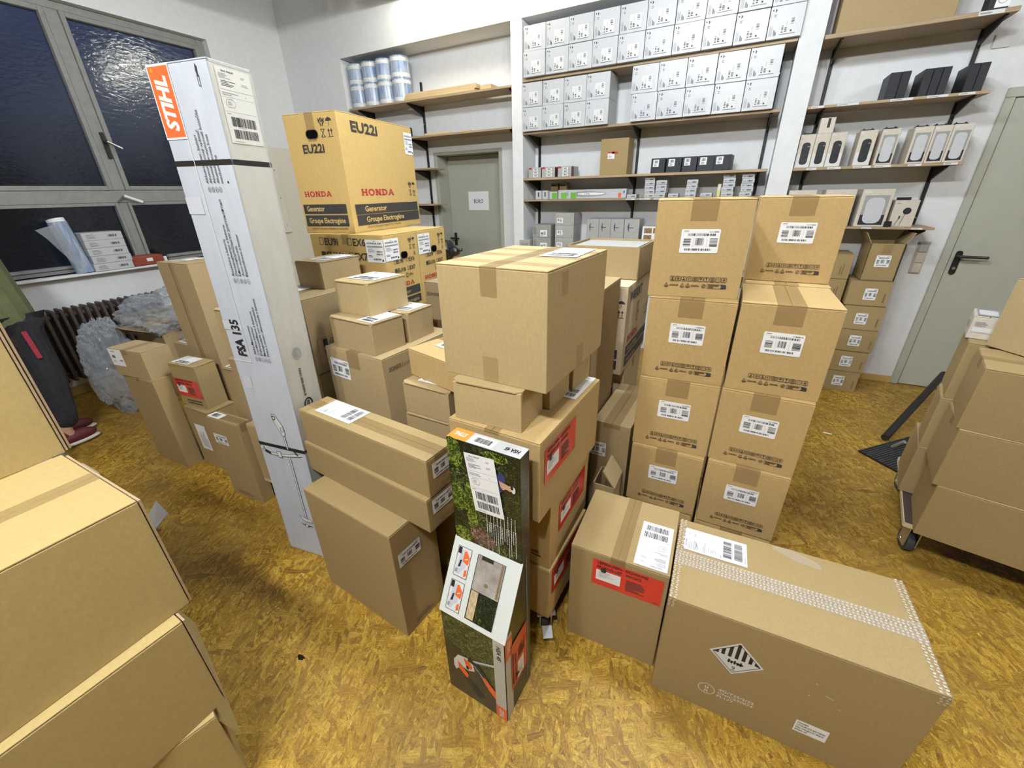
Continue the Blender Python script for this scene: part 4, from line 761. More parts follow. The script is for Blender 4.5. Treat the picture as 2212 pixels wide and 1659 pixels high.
Carton('x', 'carton hidden below the in-wall speaker carton', KGRY, p=(-.985, 1.62, 0, 1.571, .3, .35, .89))
Carton('L1', 'tall dark brown carton standing right behind the large square carton', KGRY, seam='t', tape=False)
c = Carton('L4', 'brown carton with long tape on top, left of the golden double stack', KGRY, seam='t', wrap=.02, tw=.07); c.lab('L', -.003, .494, .068, .068, 81)
c = Carton('L2', 'pale water pump carton below an open carton, behind the golden stack', KLAM, seam='t', name='pump_carton')
A = Art(); A.text('WB30XT', .045, .345, .045, INKD, w=.25, bold=.02); slab_word(A, 'HONDA', .06, .145, .22, .034, INKR); A.rect(.05, .085, .49, .13, INKD); A.rect(.05, .025, .49, .075, INKD); A.text('Water Pump', .08, .095, .026, KLAM); A.text('Motopompe', .08, .036, .026, KLAM)
A.path([(.22, .30), (.25, .31), (.24, .26), (.27, .25), (.25, .21), (.22, .22), (.23, .26)], .006, INKS, 1, True); A.path([(.42, .20), (.48, .20), (.48, .25), (.42, .25)], .004, INKD, 1, True); c.art('R', A, 'printed_marks')
A = Art(); A.rect(.02, .025, .335, .07, INKD); A.rect(.02, .08, .335, .125, INKD); A.text('WB30XT', .05, .30, .035, INKD, bold=.02); up_icons(A, .275, .28, .034, INKD); c.art('L', A, 'printed_marks')
Carton('x', 'carton hidden below the pale water pump carton', KLAM, p=(-.378, 1.93, 0, 1.571, .40, .36, .739))
c = Carton('L3', 'open brown carton with grey pads inside on pale pump carton', KGRY, open_top=True)
m = MB(); m.box(-.165, .165, -.15, .168, .008, .140, GREYC); tag(m.build('foam_pad', None), 'grey pad filling the open brown carton', 'pad'); bpy.data.objects['foam_pad'].location = c.r.location; bpy.data.objects['foam_pad'].rotation_euler = c.r.rotation_euler
c = Carton('x', 'low open carton with raised flap squeezed behind the red pouch carton', KGRY, p=(-.255, 1.345, 0, 1.571, .13, .09, .46), open_top=True)
m = MB(); m.box(-.065, .065, .0, .005, .0, .085, KGRY, Matrix.Translation((0, -.045, .46)) @ Matrix.Rotation(math.radians(-35), 4, 'X')); m.build('top_flap', c.r)

# ---------------------------------------------------------------- left aisle cartons
c = Carton('M1', 'flat carton with white side label lying on the leftmost tall carton', KGRY, seam='t', wrap=.03); A = Art(); A.frame((.003, .066), (.118, 0), (0, .104)); A.rect(0, 0, 1, 1, PAPER, 1); A.lines(.2, .82, .5, .08, 1, INK); A.bars(.15, .45, .45, .62, n=10); A.lines(.15, .2, .3, .15, 3); A.bars(.65, .3, .9, .38, n=8); A.frame(); c.art('L', A, 'barcode_label', 'white label')
Carton('M2', 'leftmost tall brown carton on the floor near the radiator', KBRN, seam='t', wrap=.02, tw=.03)
Carton('M4' if 0 else 'x', 'carton with labels on top behind the flat carton', KGRY, p=(-2.93, 1.24, 0, 1.606, .2, .22, .712)).slip('T', (.02, .02), (.1, 0), (0, .17), 83)
c = Carton('M5', 'small carton with red pouch on front between the tall ones', KBRN, style='mailer'); c.red('L', (.004, .062), (.215, 0), (0, .115)); c.slip('T', (.02, .012), (.14, 0), (0, .095), 84); A = Art(); A.lines(.06, .012, .15, .035, 2, INKB, seed=6); c.art('L', A, 'printed_marks')
c = Carton('M6', 'carton with tall white label under the small red pouch carton', KBRN, style='mailer'); A = Art(); A.rot((.055, .132), 0); A.rect(0, 0, .10, .178, PAPER); A.rot((.07, .15), 90); A.lines(0, -.07, .14, .07, 6, INK, t=.3); c.art('L', A, 'address_label', 'white address label')
c = Carton('M7', 'narrow upright carton with two labels left of tall white parcel', KBRN, seam='s', tape=True, wrap=.05, tw=.04); c.lab('L', .014, .350, .112, .060, 86); A = Art(); A.rect(.002, .005, .10, .052, PAPER); A.bars(.02, .014, .07, .044, n=20); c.art('T', A, 'shipping_label', 'white label'); A = Art(); A.lines(.05, .02, .17, .025, 2, INKS); c.art('L', A, 'printed_marks')
c = Carton('M3', 'very tall slim brown carton standing behind the red pouch carton', KGRY, seam='t', tape=False); c.slip('T', (.06, .03), (.1, 0), (0, .15), 87)
A = Art(); A.rect(.118, 0, .15, 1.235, TAPE, 0); c.art('L', A, 'packing_tape', base=.001); A = Art(); A.rect(.0, .0, .118, 1.235, KGRY, 0); c.art('L', A, 'overlap_panel', base=.003)
Carton('M9', 'carton on the low dolly left of the tall white parcel', KGRY, tape=False)
Carton('x', 'slim carton with white label on top beside the narrow upright carton', KBRN, p=(-2.127, 1.04, 0, 1.571, .12, .123, .765), style='mailer').slip('T', (.01, .01), (.1, 0), (0, .09), 88)
c = Carton('x', 'slim tall carton tucked against the tall white parcel', KGRY, p=(-2.066, 1.02, 0, 1.571, .14, .054, .845), style='mailer'); A = Art(); A.lines(.01, .46, .04, .03, 2, INKB); c.art('L', A, 'printed_marks')
Carton('x', 'small mailer perched high left of the tall white parcel', KRAFT, p=(-1.945, 1.045, .964, 1.571, .25, .205, .118), style='mailer')
Carton('x', 'carton hidden behind the tall white parcel carrying a small mailer', KGRY, p=(-1.955, 1.06, .5135, 1.571, .05, .08, .4505), style='mailer')

# ---------------------------------------------------------------- right trolley
dolly('furniture_dolly', 'wheeled dolly with dark platform under cartons at right edge', 1.30, 2.262, .70, .62, .18, -.2, r=.05)
for key, lb in (('N1', 'lowest'), ('N2', 'middle'), ('N3', 'upper')): Carton(key, 'grey-brown carton, %s of three at front of right dolly' % lb, KBRN, 'front cartons on the right dolly', seam='t', wrap=.04)
for key, lb in (('N4c', 'lowest'), ('N4b', 'middle'), ('N4a', 'upper')): Carton(key, 'grey-brown carton, %s of three at back of right dolly' % lb, KBRN, 'back cartons on the right dolly', seam='s', wrap=.045, tw=.06)
nw = Carton('x', 'cream speaker box with picture on lid, on the right dolly cartons', CREAM, p=(.955, 2.385, .941, -.30, .09, .16, .096), tape=False, name='speaker_box', cat='box')
A = Art(); A.rect(.006, .008, .15, .085, GREYD, 1); A.rrect(.03, .014, .13, .070, .01, INKW, 2); nw.art('T', A, 'printed_picture'); A = Art(); A.rect(.008, .03, .082, .05, INKW); A.lines(.01, .055, .05, .02, 3); nw.art('R', A, 'printed_marks')
A = Art(); A.lines(.02, .03, .12, .03, 3); nw.art('L', A, 'printed_marks')
Carton('x', 'carton turned on edge at right on top of the dolly cartons', KGRY, p=(1.10, 2.10, .942, .55, .35, .22, .27), seam='s')
c = Carton('x', 'tape bound carton at right edge on top of the dolly stack', KGRY, p=(1.14, 2.13, 1.214, .3, .3, .28, .26), seam='t', tw=.06, wrap=.08)
# hand truck behind the dolly
o = root('hand_truck', 'dark sack truck with ribbed toe plate lying behind right dolly', 'hand truck', (1.1, 3.0, 0))
m = MB(); m.cyl((.01, .155, .03), (.48, 1.0, .236), .022, BMET, 12); m.cyl((.32, .02, .03), (.79, .865, .236), .022, BMET, 12); m.build('tube_frame', o)
m = MB(); m.prism([(-.165, -.06), (-.01, -.225), (.30, .10), (.16, .27)], 'z', .004, .012, BLACK); m.build('toe_plate', o)
for i in range(14):
    t_ = (i + .5) / 14; q0 = Vector((-.165, -.06, .012)).lerp(Vector((-.01, -.225, .012)), t_); q1 = Vector((.16, .27, .012)).lerp(Vector((.30, .10, .012)), t_)
    m = MB(); d_ = Vector((.155, -.165, 0)).normalized() * .0025
    m.add([q0 - d_, q1 - d_, q1 + d_, q0 + d_] + [q + Vector((0, 0, .004)) for q in (q0 - d_, q1 - d_, q1 + d_, q0 + d_)], [(0, 1, 2, 3), (4, 5, 6, 7), (0, 1, 5, 4), (1, 2, 6, 5), (2, 3, 7, 6), (3, 0, 4, 7)], RUB); m.build('rib', o)
m = MB(); m.cyl((.03, .06, .02), (.06, .02, .09), .012, STEEL); m.build('bracket', o)

# ================================================================== shelving on the back wall
def shelf(label, x0, x1, z0, z1, yf, rails, tags=(), group='wall shelves', mat=WOOD):
    """board z0..z1 with its front edge at yf, brackets under it at the rails, paper price tags on the edge"""
    o = root('shelf_board', label, 'shelf', ((x0 + x1) / 2, yf, z0), 0, group); cx = (x0 + x1) / 2
    m = MB(); m.box(x0 - cx, x1 - cx, 0, YB - .022 - yf, 0, z1 - z0, mat); m.build('board', o, bevel=.002)
    for rx in rails:
        D_ = YB - .02 - yf
        m = MB(); m.prism([(D_, -.001), (.03, -.001), (.03, -.012), (D_ - .02, -.085), (D_, -.10)], 'x', rx - cx - .004, rx - cx + .004, BMET); m.box(rx - cx - .009, rx - cx + .009, .03, D_, -.004, -.0005, BMET); m.build('bracket', o)
    for tx0, tx1 in tags:
        A = Art(); A.rect(tx0 - cx, .002, tx1 - cx, z1 - z0 - .002, INKW); A.lines(tx0 - cx + .006, .004, (tx1 - tx0) * .8, z1 - z0 - .008, 1); A.build('price_tag', o, (0, 0, 0), (1, 0, 0), (0, 0, 1), (0, -1, 0))
    return o
def rail(x, z0, z1, label):
    o = root('upright_rail', label, 'rail', (x, YB, z0), 0, 'black slotted shelf uprights'); m = MB(); m.box(-.011, .011, -.018, 0, 0, z1 - z0, BMET); m.build('rail', o, bevel=.002)
    m = MB(); 
    for k in range(int((z1 - z0) / .05)): m.box(-.004, .004, -.0186, -.018, .015 + k * .05, .035 + k * .05, INK)
    tag(m.build('slots', o), kind='stuff')
    for z in (.25, .75):
        m = MB(); m.cyl((0, -.018, (z1 - z0) * z), (0, -.021, (z1 - z0) * z), .006, STEEL, 8); m.build('screw', o)
for x, z0, z1, lb in ((-3.292, 1.1, 2.64, 'left of the office door'), (-2.09, 1.98, 2.6, 'beside the left white post'), (-1.897, .7, 2.86, 'right of the left white post'), (-.927, .7, 2.86, 'in middle of the white box shelving'), (.072, .7, 2.86, 'left of the right white post'), (.392, .8, 2.86, 'right of the right white post'), (1.165, .8, 2.86, 'near the steel door')): rail(x, z0, z1, 'black slotted upright rail ' + lb)
shelf('top shelf board carrying film rolls and planks above office door', -4.10, -2.06, 2.418, 2.436, YF, (-3.99, -3.292, -2.09))
shelf('second shelf board directly above the office door', -4.10, -2.06, 2.094, 2.112, YF, (-3.292, -2.09))
shelf('short shelf left of office door, upper of two', -4.10, -3.06, 1.796, 1.812, YF, (-3.292,)); shelf('short shelf left of office door, lower of two', -4.10, -3.06, 1.436, 1.452, YF, (-3.292,))
R3 = (-1.897, -.927, .072)
shelf('topmost shelf under two rows of white boxes', -1.94, .14, 2.440, 2.462, YF, ())
shelf('shelf under the split group of white boxes', -1.94, .125, 2.036, 2.056, YF, R3)
shelf('shelf with black boxes and one upright brown box', -1.94, .125, 1.652, 1.672, YF, R3)
shelf('shelf with many small white cartridges boxes', -1.94, .125, 1.465, 1.482, YF, R3, [(-.93, -.85), (-.81, -.72), (-.69, -.60)])
shelf('low shelf with grey boxes behind the cartons', -1.94, .125, .862, .882, 4.0, R3)
R2 = (.392, 1.165)
shelf('top right shelf with a big brown carton', .292, 1.205, 2.420, 2.444, 3.99, R2, [(1.03, 1.14)])
shelf('right shelf with black slim boxes', .290, 1.225, 2.035, 2.052, YF, R2, [(.31, .385), (.46, .58), (.745, .86), (.93, 1.03), (1.08, 1.155)])
shelf('right shelf with cream speaker boxes', .290, 1.230, 1.649, 1.667, YF, R2, [(.375, .435), (.50, .58), (.65, .75), (.77, .86), (.95, 1.02), (1.13, 1.2)])
shelf('low right shelf with large cream speaker box', .290, 1.206, 1.252, 1.267, 3.99, R2, [(.80, .86), (1.08, 1.14)])

def item(name, label, cat, mat, x0, x1, z0, z1, yf, d, group=None, bevel=.002, art=None, part='print', rz=0):
    """box-shaped thing standing on a shelf, front at yf; its own mesh is the box, the print is a child"""
    m = MB(); w_, h = (x1 - x0) / 2, z1 - z0; m.box(-w_, w_, -d / 2, d / 2, 0, h, mat); o = m.build(name, None, bevel=bevel)
    o.location = ((x0 + x1) / 2, yf + d / 2, z0 + .0005); o.rotation_euler = (0, 0, rz); tag(o, label, cat, group)
    if art: A = Art(); art(A, x1 - x0, h); A.build(part, o, (-w_, -d / 2, 0), (1, 0, 0), (0, 0, 1), (0, -1, 0))
    return o
# white boxes
def white_print(shade):
    def f(A, w_, h):
        pass
        for i in range(4): A.rect(w_ * (.05 + i * .026), h * .10, w_ * (.062 + i * .026), h * (.42 - .05 * (i % 2)), INKG)
        for i in range(3): A.rect(w_ * (.185 + i * .03), h * .10, w_ * (.203 + i * .03), h * (.29 - .04 * i), INKD)
        A.rect(w_ * .04, h * .62, w_ * .05, h * .84, INKG); A.rect(w_ * .055, h * .86, w_ * .09, h * .91, INKD)
        A.poly([(w_ * .14, h * .81), (w_ * .14, h * .93), (w_ * .165, h * .91), (w_ * .175, h * .87), (w_ * .165, h * .83)], INKD); A.rect(w_ * .17, h * .862, w_ * .205, h * .877, INKD)
        for q in (.685, .735): A.rect(w_ * .12, h * q, w_ * .20, h * (q + .013), INKD); A.poly([(w_ * .115, h * (q + .006)), (w_ * .14, h * (q + .024)), (w_ * .14, h * (q - .012))], INKD)
        A.rect(w_ * .37, h * .14, w_ * .80, h * .62, shade, 1); A.rect(w_ * .35, h * .11, w_ * .82, h * .123, INKD, 2)
        A.rect(w_ * .40, h * .16, w_ * .455, h * .38, INKD, 2); A.bars(w_ * .40, h * .16, w_ * .455, h * .38, shade, l=3, n=7, vert=False, seed=3)
        A.rect(w_ * .49, h * .16, w_ * .56, h * .31, INKD, 2); A.bars(w_ * .49, h * .16, w_ * .56, h * .31, shade, l=3, n=4, vert=False, seed=5); A.rect(w_ * .66, h * .17, w_ * .71, h * .225, INKD, 2)
        A.rect(w_ * .53, h * .36, w_ * .54, h * .52, INKG, 2); A.rect(w_ * .65, h * .39, w_ * .74, h * .60, INKD, 2); A.bars(w_ * .65, h * .39, w_ * .74, h * .60, shade, l=3, n=7, vert=False, seed=8)
    return f
ORD = ['first', 'second', 'third', 'fourth', 'fifth', 'sixth', 'seventh', 'eighth', 'ninth', 'tenth']
def white_row(x0, x1, z0, z1, n, lbl, yf=3.987, d=.30, protos={}):
    w_ = (x1 - x0) / n
    for i in range(n):
        sh = LBL if (lbl.endswith('lower row on the shelf below') and 'right' in lbl and i < 3) else INKW
        k = (round(w_, 4), round(z1 - z0, 4), sh.name); xc = x0 + (i + .5) * w_; jy = random.uniform(-.006, .006)
        lab = 'white product box, %s from left in %s' % (ORD[i], lbl)
        if k not in protos:
            protos[k] = item('white_product_box', lab, 'box', WHITE, xc - w_ / 2 + .002, xc + w_ / 2 - .002, z0, z1 - .003, yf + jy, d, 'white product boxes', art=white_print(sh), part='printed_marks')
        else: dup(protos[k], None, (xc, yf + jy + d / 2, z0 + .0005), lab)
white_row(-1.912, .148, 2.462, 2.643, 10, 'the lower row on the top shelf', yf=3.98); white_row(-1.910, .150, 2.643, 2.822, 10, 'the upper row on the top shelf', yf=3.983)
white_row(-1.936, -1.130, 2.056, 2.242, 4, 'the left block, lower row on the shelf below', d=.24); white_row(-1.936, -1.132, 2.242, 2.426, 4, 'the left block, upper row on the shelf below', d=.24)
white_row(-.948, .071, 2.056, 2.247, 5, 'the right block, lower row on the shelf below'); white_row(-.960, .071, 2.247, 2.434, 5, 'the right block, upper row on the shelf below')
# shelf B
def tri(A, w_, h):
    A.rect(0, h * .82, w_ * .25, h, INKR)
    for q in (.08, .38, .66): A.rect(w_ * .36, h * q, w_ * .76, h * (q + .22), PAPER, 1); A.bars(w_ * .42, h * (q + .05), w_ * .70, h * (q + .19), n=9, l=2)
for i, (x0, x1, d_) in enumerate(((-1.89, -1.766, .2), (-1.755, -1.622, .2), (-1.592, -1.46, .2))): 
    o = item('spare_part_box', 'small grey box with three labels, %s of three on left' % ORD[i], 'box', GREYC, x0, x1, 1.6725, 1.76, 4.037, d_, 'grey labelled boxes', art=tri, part='labels')
    m = MB(); m.box((x1 - x0) / 2, (x1 - x0) / 2 + .0008, -d_ / 2 + .004, -d_ / 2 + .07, .004, .082, plain('maroon_print', (.10, .03, .035), .5)); m.build('side_print', o)
def bl(A, w_, h): A.rect(w_ * .42, h * .58, w_ * .64, h * .64 + .0, INKR, 2); A.rect(w_ * .27, h * .45, w_ * .52, h * .64, PAPER, 1); A.rect(w_ * .27, h * .60, w_ * .52, h * .64, RED, 2); A.lines(w_ * .29, h * .47, w_ * .2, h * .1, 3)
item('upright_carton', 'upright brown box with red and white label on the black box shelf', 'box', KBRN, -1.192, -.95, 1.6725, 1.952, 4.037, .2, art=bl, part='label')
def bk(A, w_, h): A.rect(w_ * .14, h * .42, w_ * .55, h * .90, PAPER, 1); A.bars(w_ * .22, h * .66, w_ * .46, h * .84, n=8, l=2); A.lines(w_ * .2, h * .45, w_ * .3, h * .17, 3, INKD)
for i, (x0, x1) in enumerate(((-.751, -.637), (-.627, -.508), (-.502, -.390), (-.384, -.262), (-.257, -.134))): item('black_box', 'black box with white sticker, %s from left of five' % ORD[i], 'box', BLKC, x0, x1, 1.6725, 1.784, 4.06, .16, 'black boxes with stickers', art=bk, part='label', rz=(-.1 if i == 4 else 0))
# shelf C
def trim_(A, w_, h):
    A.ell(w_ * .42, h * .5, w_ * .30, h * .30, GREYD, 1); A.ell(w_ * .50, h * .52, w_ * .20, h * .14, PAPER, 2); A.rect(w_ * .76, h * .2, w_ * .84, h * .8, LBL, 1); A.rect(w_ * .89, h * .08, w_ * .93, h * .55, ORA, 2); A.text('STIHL', w_ * .40, h * .42, h * .2, INKD, l=3, shear=.25); A.rect(w_ * .96, h * .5, w_ * .975, h * .8, INKD, 2)
item('long_tool_box', 'long white printed tool box lying on the cartridge shelf', 'box', WHITE, -1.60, -.945, 1.4825, 1.560, 4.08, .1, art=lambda A, w_, h: trim_(A, w_, h), part='print')
GREENP = plain('print_green', (.16, .42, .05), .45)
for i, x in enumerate((-1.64, -1.545, -1.45)):
    item('card_packet', 'white packet with green square, %s from left of three' % ORD[i], 'packet', WHITE, x - .042, x + .036, 1.4825, 1.548, 4.065 + i * .002, .012, 'green square packets', bevel=.001, art=lambda A, w_, h: A.rect(w_ * .3, h * .05, w_ * .98, h * .85, GREENP), part='print')
for i, x in enumerate((-1.80, -1.73)):
    item('card_packet', 'white packet with dark print, %s of two at shelf left end' % ('outer', 'inner')[i], 'packet', WHITE, x - .03, x + .03, 1.4825, 1.56, 4.065, .012, 'dark print packets', bevel=.001, art=lambda A, w_, h: A.rect(w_ * .4, h * .3, w_ * .6, h * .8, INKD), part='print')
for i, x in enumerate((-1.683, -1.592)):
    item('small_brown_box', 'small brown box behind packets, %s of two' % ('left', 'right')[i], 'box', KBRN, x - .036, x + .036, 1.4825, 1.622, 4.185, .08, 'small brown boxes behind packets', art=lambda A, w_, h: A.rect(w_ * .1, h * .8, w_ * .9, h * .9, INKB), part='print')
def cart(A, w_, h): A.bars(w_ * .42, h * .25, w_ * .9, h * .6, n=10); A.rect(w_ * .08, h * .3, w_ * .32, h * .5, INKG)
k = 0
for si, (x0, x1, z1, n) in enumerate(((-.785, -.702, 1.645, 5), (-.695, -.608, 1.617, 4), (-.445, -.361, 1.615, 4), (-.172, -.083, 1.652, 5), (-.036, .051, 1.642, 5))):
    hh = (z1 - 1.4825) / n
    for j in range(n):
        dx = random.uniform(-.004, .004)
        item('cartridge_box', 'small white cartridge box, %s from bottom in %s stack' % (ORD[j], ORD[si]), 'box', WHITE, x0 + dx, x1 + dx, 1.4825 + j * hh, 1.4825 + (j + 1) * hh - .001, 4.065 + random.uniform(-.004, .004), .12, 'small white cartridge boxes', bevel=.001, art=cart, part='print')
for i, (x0, x1) in enumerate(((-.932, -.849), (-.58, -.50), (-.324, -.237))): item('cartridge_box', 'single white cartridge box lying flat, %s of three' % ORD[i], 'box', WHITE, x0, x1, 1.4825, 1.511, 4.055, .12, 'single cartridge boxes', bevel=.001, art=cart, part='print')
item('yellow_packet', 'pale yellow packet leaning by cartridge stacks', 'packet', plain('pale_yellow', (.62, .58, .22), .5), -.203, -.178, 1.4825, 1.575, 4.06, .06, bevel=.001, art=lambda A, w_, h: A.rect(w_ * .1, h * .5, w_ * .9, h * .9, INKW), part='print')
# low shelf: grey boxes
def gl(A, w_, h): A.rect(w_ * .10, h * .2, w_ * .42, h * .60, PAPER, 1); A.bars(w_ * .13, h * .34, w_ * .22, h * .55, n=5, l=2); A.lines(w_ * .25, h * .25, w_ * .14, h * .3, 3, INKD); A.rect(w_ * .03, h * .5, w_ * .035, h * .8, INKG); A.ell(w_ * .92, h * .15, .006, .006, INKG)
def gl2(A, w_, h): A.lines(w_ * .05, h * .2, w_ * .2, h * .65, 6, INKD, t=.25); A.rect(w_ * .42, h * .08, w_ * .80, h * .60, PAPER, 1); A.bars(w_ * .46, h * .14, w_ * .6, h * .4, n=5, vert=False, l=2); A.lines(w_ * .62, h * .2, w_ * .15, h * .3, 3, INKD)
for j in range(4): item('grey_box', 'light grey box with white label, %s from bottom of four stacked' % ORD[j], 'box', GREYC, -1.612, -1.42, .906 + j * .1135, .906 + (j + 1) * .1135 - .001, 4.05, .22, 'light grey boxes on the low shelf', art=gl, part='label') if j else item('grey_box', 'light grey box with white label, lowest of four stacked', 'box', GREYC, -1.612, -1.42, .8825, 1.0185, 4.05, .22, 'light grey boxes on the low shelf', art=gl, part='label')
for j, (z0, z1) in enumerate(((.8825, 1.004), (1.005, 1.127), (1.128, 1.25))): item('dark_grey_box', 'darker grey box with dark text lines, %s from bottom of three' % ORD[j], 'box', GREYD, -1.857, -1.657, z0, z1, 4.05, .22, 'darker grey boxes on the low shelf', art=gl2, part='label')
item('pale_grey_box', 'small pale grey box at left end of the low shelf', 'box', GREYC, -1.985, -1.868, .8825, 1.104, 4.0, .12, art=lambda A, w_, h: A.rrect(w_ * .15, h * .45, w_ * .85, h * .85, .005, GREYD), part='print')
def knob_(A, w_, h): A.poly([(w_ * .32, h * .72), (w_ * .24, h * .80), (w_ * .22, h * .86), (w_ * .32, h * .93)], INKN); A.rect(w_ * .3, h * .82, w_ * .62, h * .832, INKD); A.ring(w_ * .62, h * .05, .006, .006, .002, INKD, 1, 10)
for i, (x0, x1) in enumerate(((-1.288, -1.171), (-1.169, -1.057), (-1.055, -.933), (-.929, -.795))): item('grey_upright_box', 'upright grey box with dark round mark, %s from left of four' % ORD[i], 'box', GREYC, x0, x1, .8825, 1.306, 4.05, .2, 'upright grey boxes on the low shelf', art=knob_, part='print')
def pics(A, w_, h):
    A.rect(0, 0, w_, h, PAPER, 0); A.rect(0, h * .49, w_, h * .51, LBL, 2)
    for i in range(2):
        for j in range(6):
            if (i, j) in ((1, 4), (1, 1)): continue
            A.rect(w_ * (.06 + i * .30), h * (.03 + j * .162), w_ * (.32 + i * .30), h * (.15 + j * .162), PFOOD, 1)
item('picture_box', 'white box covered in small pictures beside the upright grey boxes', 'box', WHITE, -.762, -.50, .8825, 1.248, 4.04, .2, art=pics, part='print')
# left niche shelves
k = 0
for layer, (z0, z1) in enumerate(((2.4365, 2.646), (2.6475, 2.835))):
    for row, yy in enumerate((4.13,)):
        for i in range(4):
            x = -4.0 + i * .197; 
            o = root('film_roll', 'blue and white film roll, %s from left in %s %s layer' % (ORD[i], ('front', 'back')[row], ('lower', 'upper')[layer]), 'film roll', (x, yy + .002 * i, z0), random.uniform(0, 3), 'packing film rolls on the shelf')
            m = MB(); m.cyl((0, 0, 0), (0, 0, z1 - z0 - .001), .0975, BLUEF, 24); m.build('wrap', o, smooth=False)
            for q in ((.012, .045), (z1 - z0 - .045, z1 - z0 - .014)): m = MB(); m.cyl((0, 0, q[0]), (0, 0, q[1]), .0984, INKW, 24); m.build('end_band', o)
for i, (x0, x1, z0, z1, d_, y0) in enumerate(((-3.305, -2.45, 2.4365, 2.455, .26, 4.02), (-3.300, -2.43, 2.4555, 2.475, .25, 4.025), (-3.295, -2.44, 2.4755, 2.494, .24, 4.03))): item('plank', 'loose plywood plank on top left shelf, %s from bottom' % ORD[i], 'plank', WOODE, x0, x1, z0, z1, y0, d_, 'stacked plywood planks')
item('plank_offcut', 'short plywood offcut right of the plank stack', 'plank', WOODE, -2.41, -2.29, 2.4365, 2.478, 4.06, .2)
item('flat_offcut', 'flat wood offcut on the shelf over the office door', 'plank', WOODE, -3.10, -2.78, 2.1125, 2.130, 4.04, .12); item('flat_offcut', 'tiny wood offcut on the shelf over the office door', 'plank', WOODE, -2.66, -2.54, 2.1125, 2.125, 4.05, .1)
o = root('camera', 'small black round-cornered camera on shelf above the office door', 'camera', (-3.36, 4.10, 2.1125)); m = MB(); m.box(-.045, .045, -.02, .02, .008, .098, BLACK); m.build('body', o, bevel=.018, segs=3); m = MB(); m.cyl((0, -.022, .053), (0, -.019, .053), .018, GREYD, 16); m.build('lens', o); m = MB(); m.cyl((0, 0, 0), (0, 0, .01), .025, BLACK); m.build('stand', o)
item('small_brown_box', 'brown box on the lower short shelf by office door', 'box', KBRN, -3.52, -3.20, 1.2, 1.32, 4.05, .2, rz=0) if 0 else None
# right niche items
item('big_shelf_carton', 'big brown carton on the top right shelf, cut by frame', 'carton', KGRY, .345, .925, 2.4445, 2.80, 4.005, .28)
def bw(A, w_, h): A.rect(w_ * .3, h * .1, w_, h * .95, PAPER, 1); A.ring(w_ * .62, h * .5, .022, .022, .003, INKG, 2, 12)
item('black_white_box', 'small black and white box at right end of top right shelf', 'box', BLKC, 1.065, 1.155, 2.4445, 2.54, 4.01, .1, art=bw, part='print')
for i, (x0, x1) in enumerate(((.715, .772), (.774, .82), (.885, .930), (.932, .975), (.977, 1.016), (1.10, 1.146), (1.148, 1.19))): item('slim_black_box', 'slim black box, %s from left on right shelf' % ORD[i], 'box', BLKC, x0, x1, 2.0525, 2.203, 4.06, .20, 'slim black boxes')
def sp(white):
    def f(A, w_, h):
        if white: A.rect(w_ * .12, h * .05, w_ * .9, h * .84, GREYD, 0); A.rect(w_ * .12, h * .05, w_ * .9, h * .32, INK, 1); A.rrect(w_ * .22, h * .09, w_ * .80, h * .78, w_ * .2, WHITE, 2)
        else: A.rect(w_ * .04, h * .03, w_ * .96, h * .40, INKW, 0); A.rrect(w_ * .25, h * .10, w_ * .78, h * .76, w_ * .2, BLKC, 2); A.text('SONOS', w_ * .60, h * .62, h * .03, INKW, l=3, w=w_ * .14)
        A.lines(w_ * .06, h * .90, w_ * .4, h * .06, 1, INKW)
    return f
for i, (x0, x1, wh, d_) in enumerate(((.294, .388, 0, .12), (.390, .478, 0, .12), (.480, .573, 0, .12), (.645, .742, 0, .16), (.765, .866, 1, .13), (.936, 1.034, 1, .17), (1.036, 1.126, 1, .17), (1.128, 1.228, 1, .17))):
    o = item('speaker_box', 'cream speaker box picturing %s speaker, %s from left on its shelf' % (('black', 'white')[wh], ORD[i]), 'box', CREAM, x0, x1, 1.6675, 1.884, 4.06, d_, 'cream speaker boxes', art=sp(wh), part='print')
    m = MB(); m.box(-.03, .03, -.004, .004, .217, .228, BLACK); m.cyl((-.04, 0, .2175), (-.02, 0, .232), .005, BLACK, 8); m.cyl((.04, 0, .2175), (.02, 0, .232), .005, BLACK, 8); m.build('carry_strap', o) if i not in (1, 2) else None
item('speaker_box', 'small cream box with black bar lying atop second speaker box', 'box', CREAM, .394, .482, 1.8845, 1.98, 4.065, .1, art=lambda A, w_, h: A.rect(w_ * .5, h * .35, w_ * .68, h * .95, INK), part='print')
for i, (x0, x1) in enumerate(((.302, .478), (.534, .718))): item('large_speaker_box', 'large cream speaker box behind golden stack, %s of two' % ('left', 'right')[i], 'box', CREAM, x0, x1, 1.2675, 1.517, 4.02, .2, 'large cream speaker boxes', art=sp(1), part='print')
item('large_speaker_box', 'large cream speaker box picturing white speaker above open carton', 'box', CREAM, .752, .932, 1.2675, 1.515, 4.015, .2, art=sp(1), part='print')
def sm(A, w_, h): A.ell(w_ * .6, h * .60, w_ * .17, h * .13, BLKC); A.line((w_ * .55, h * .5), (w_ * .45, h * .05), .003, INK); A.line((w_ * .36, h * .35), (w_ * .26, h * .05), .003, INK); A.rect(w_ * .33, h * .30, w_ * .39, h * .42, INK); A.lines(w_ * .1, h * .86, w_ * .25, h * .06, 1)
o = item('small_speaker_box', 'small cream box picturing a dark knob at right shelf end', 'box', CREAM, .955, 1.088, 1.2675, 1.440, 4.03, .14, art=sm, part='print'); m = MB(); m.box(-.05, .03, -.003, .003, .173, .19, BLACK); m.build('carry_strap', o)
item('adapter', 'small black adapter at the front edge of low right shelf', 'adapter', BLACK, .925, .965, 1.2675, 1.305, 3.995, .05)
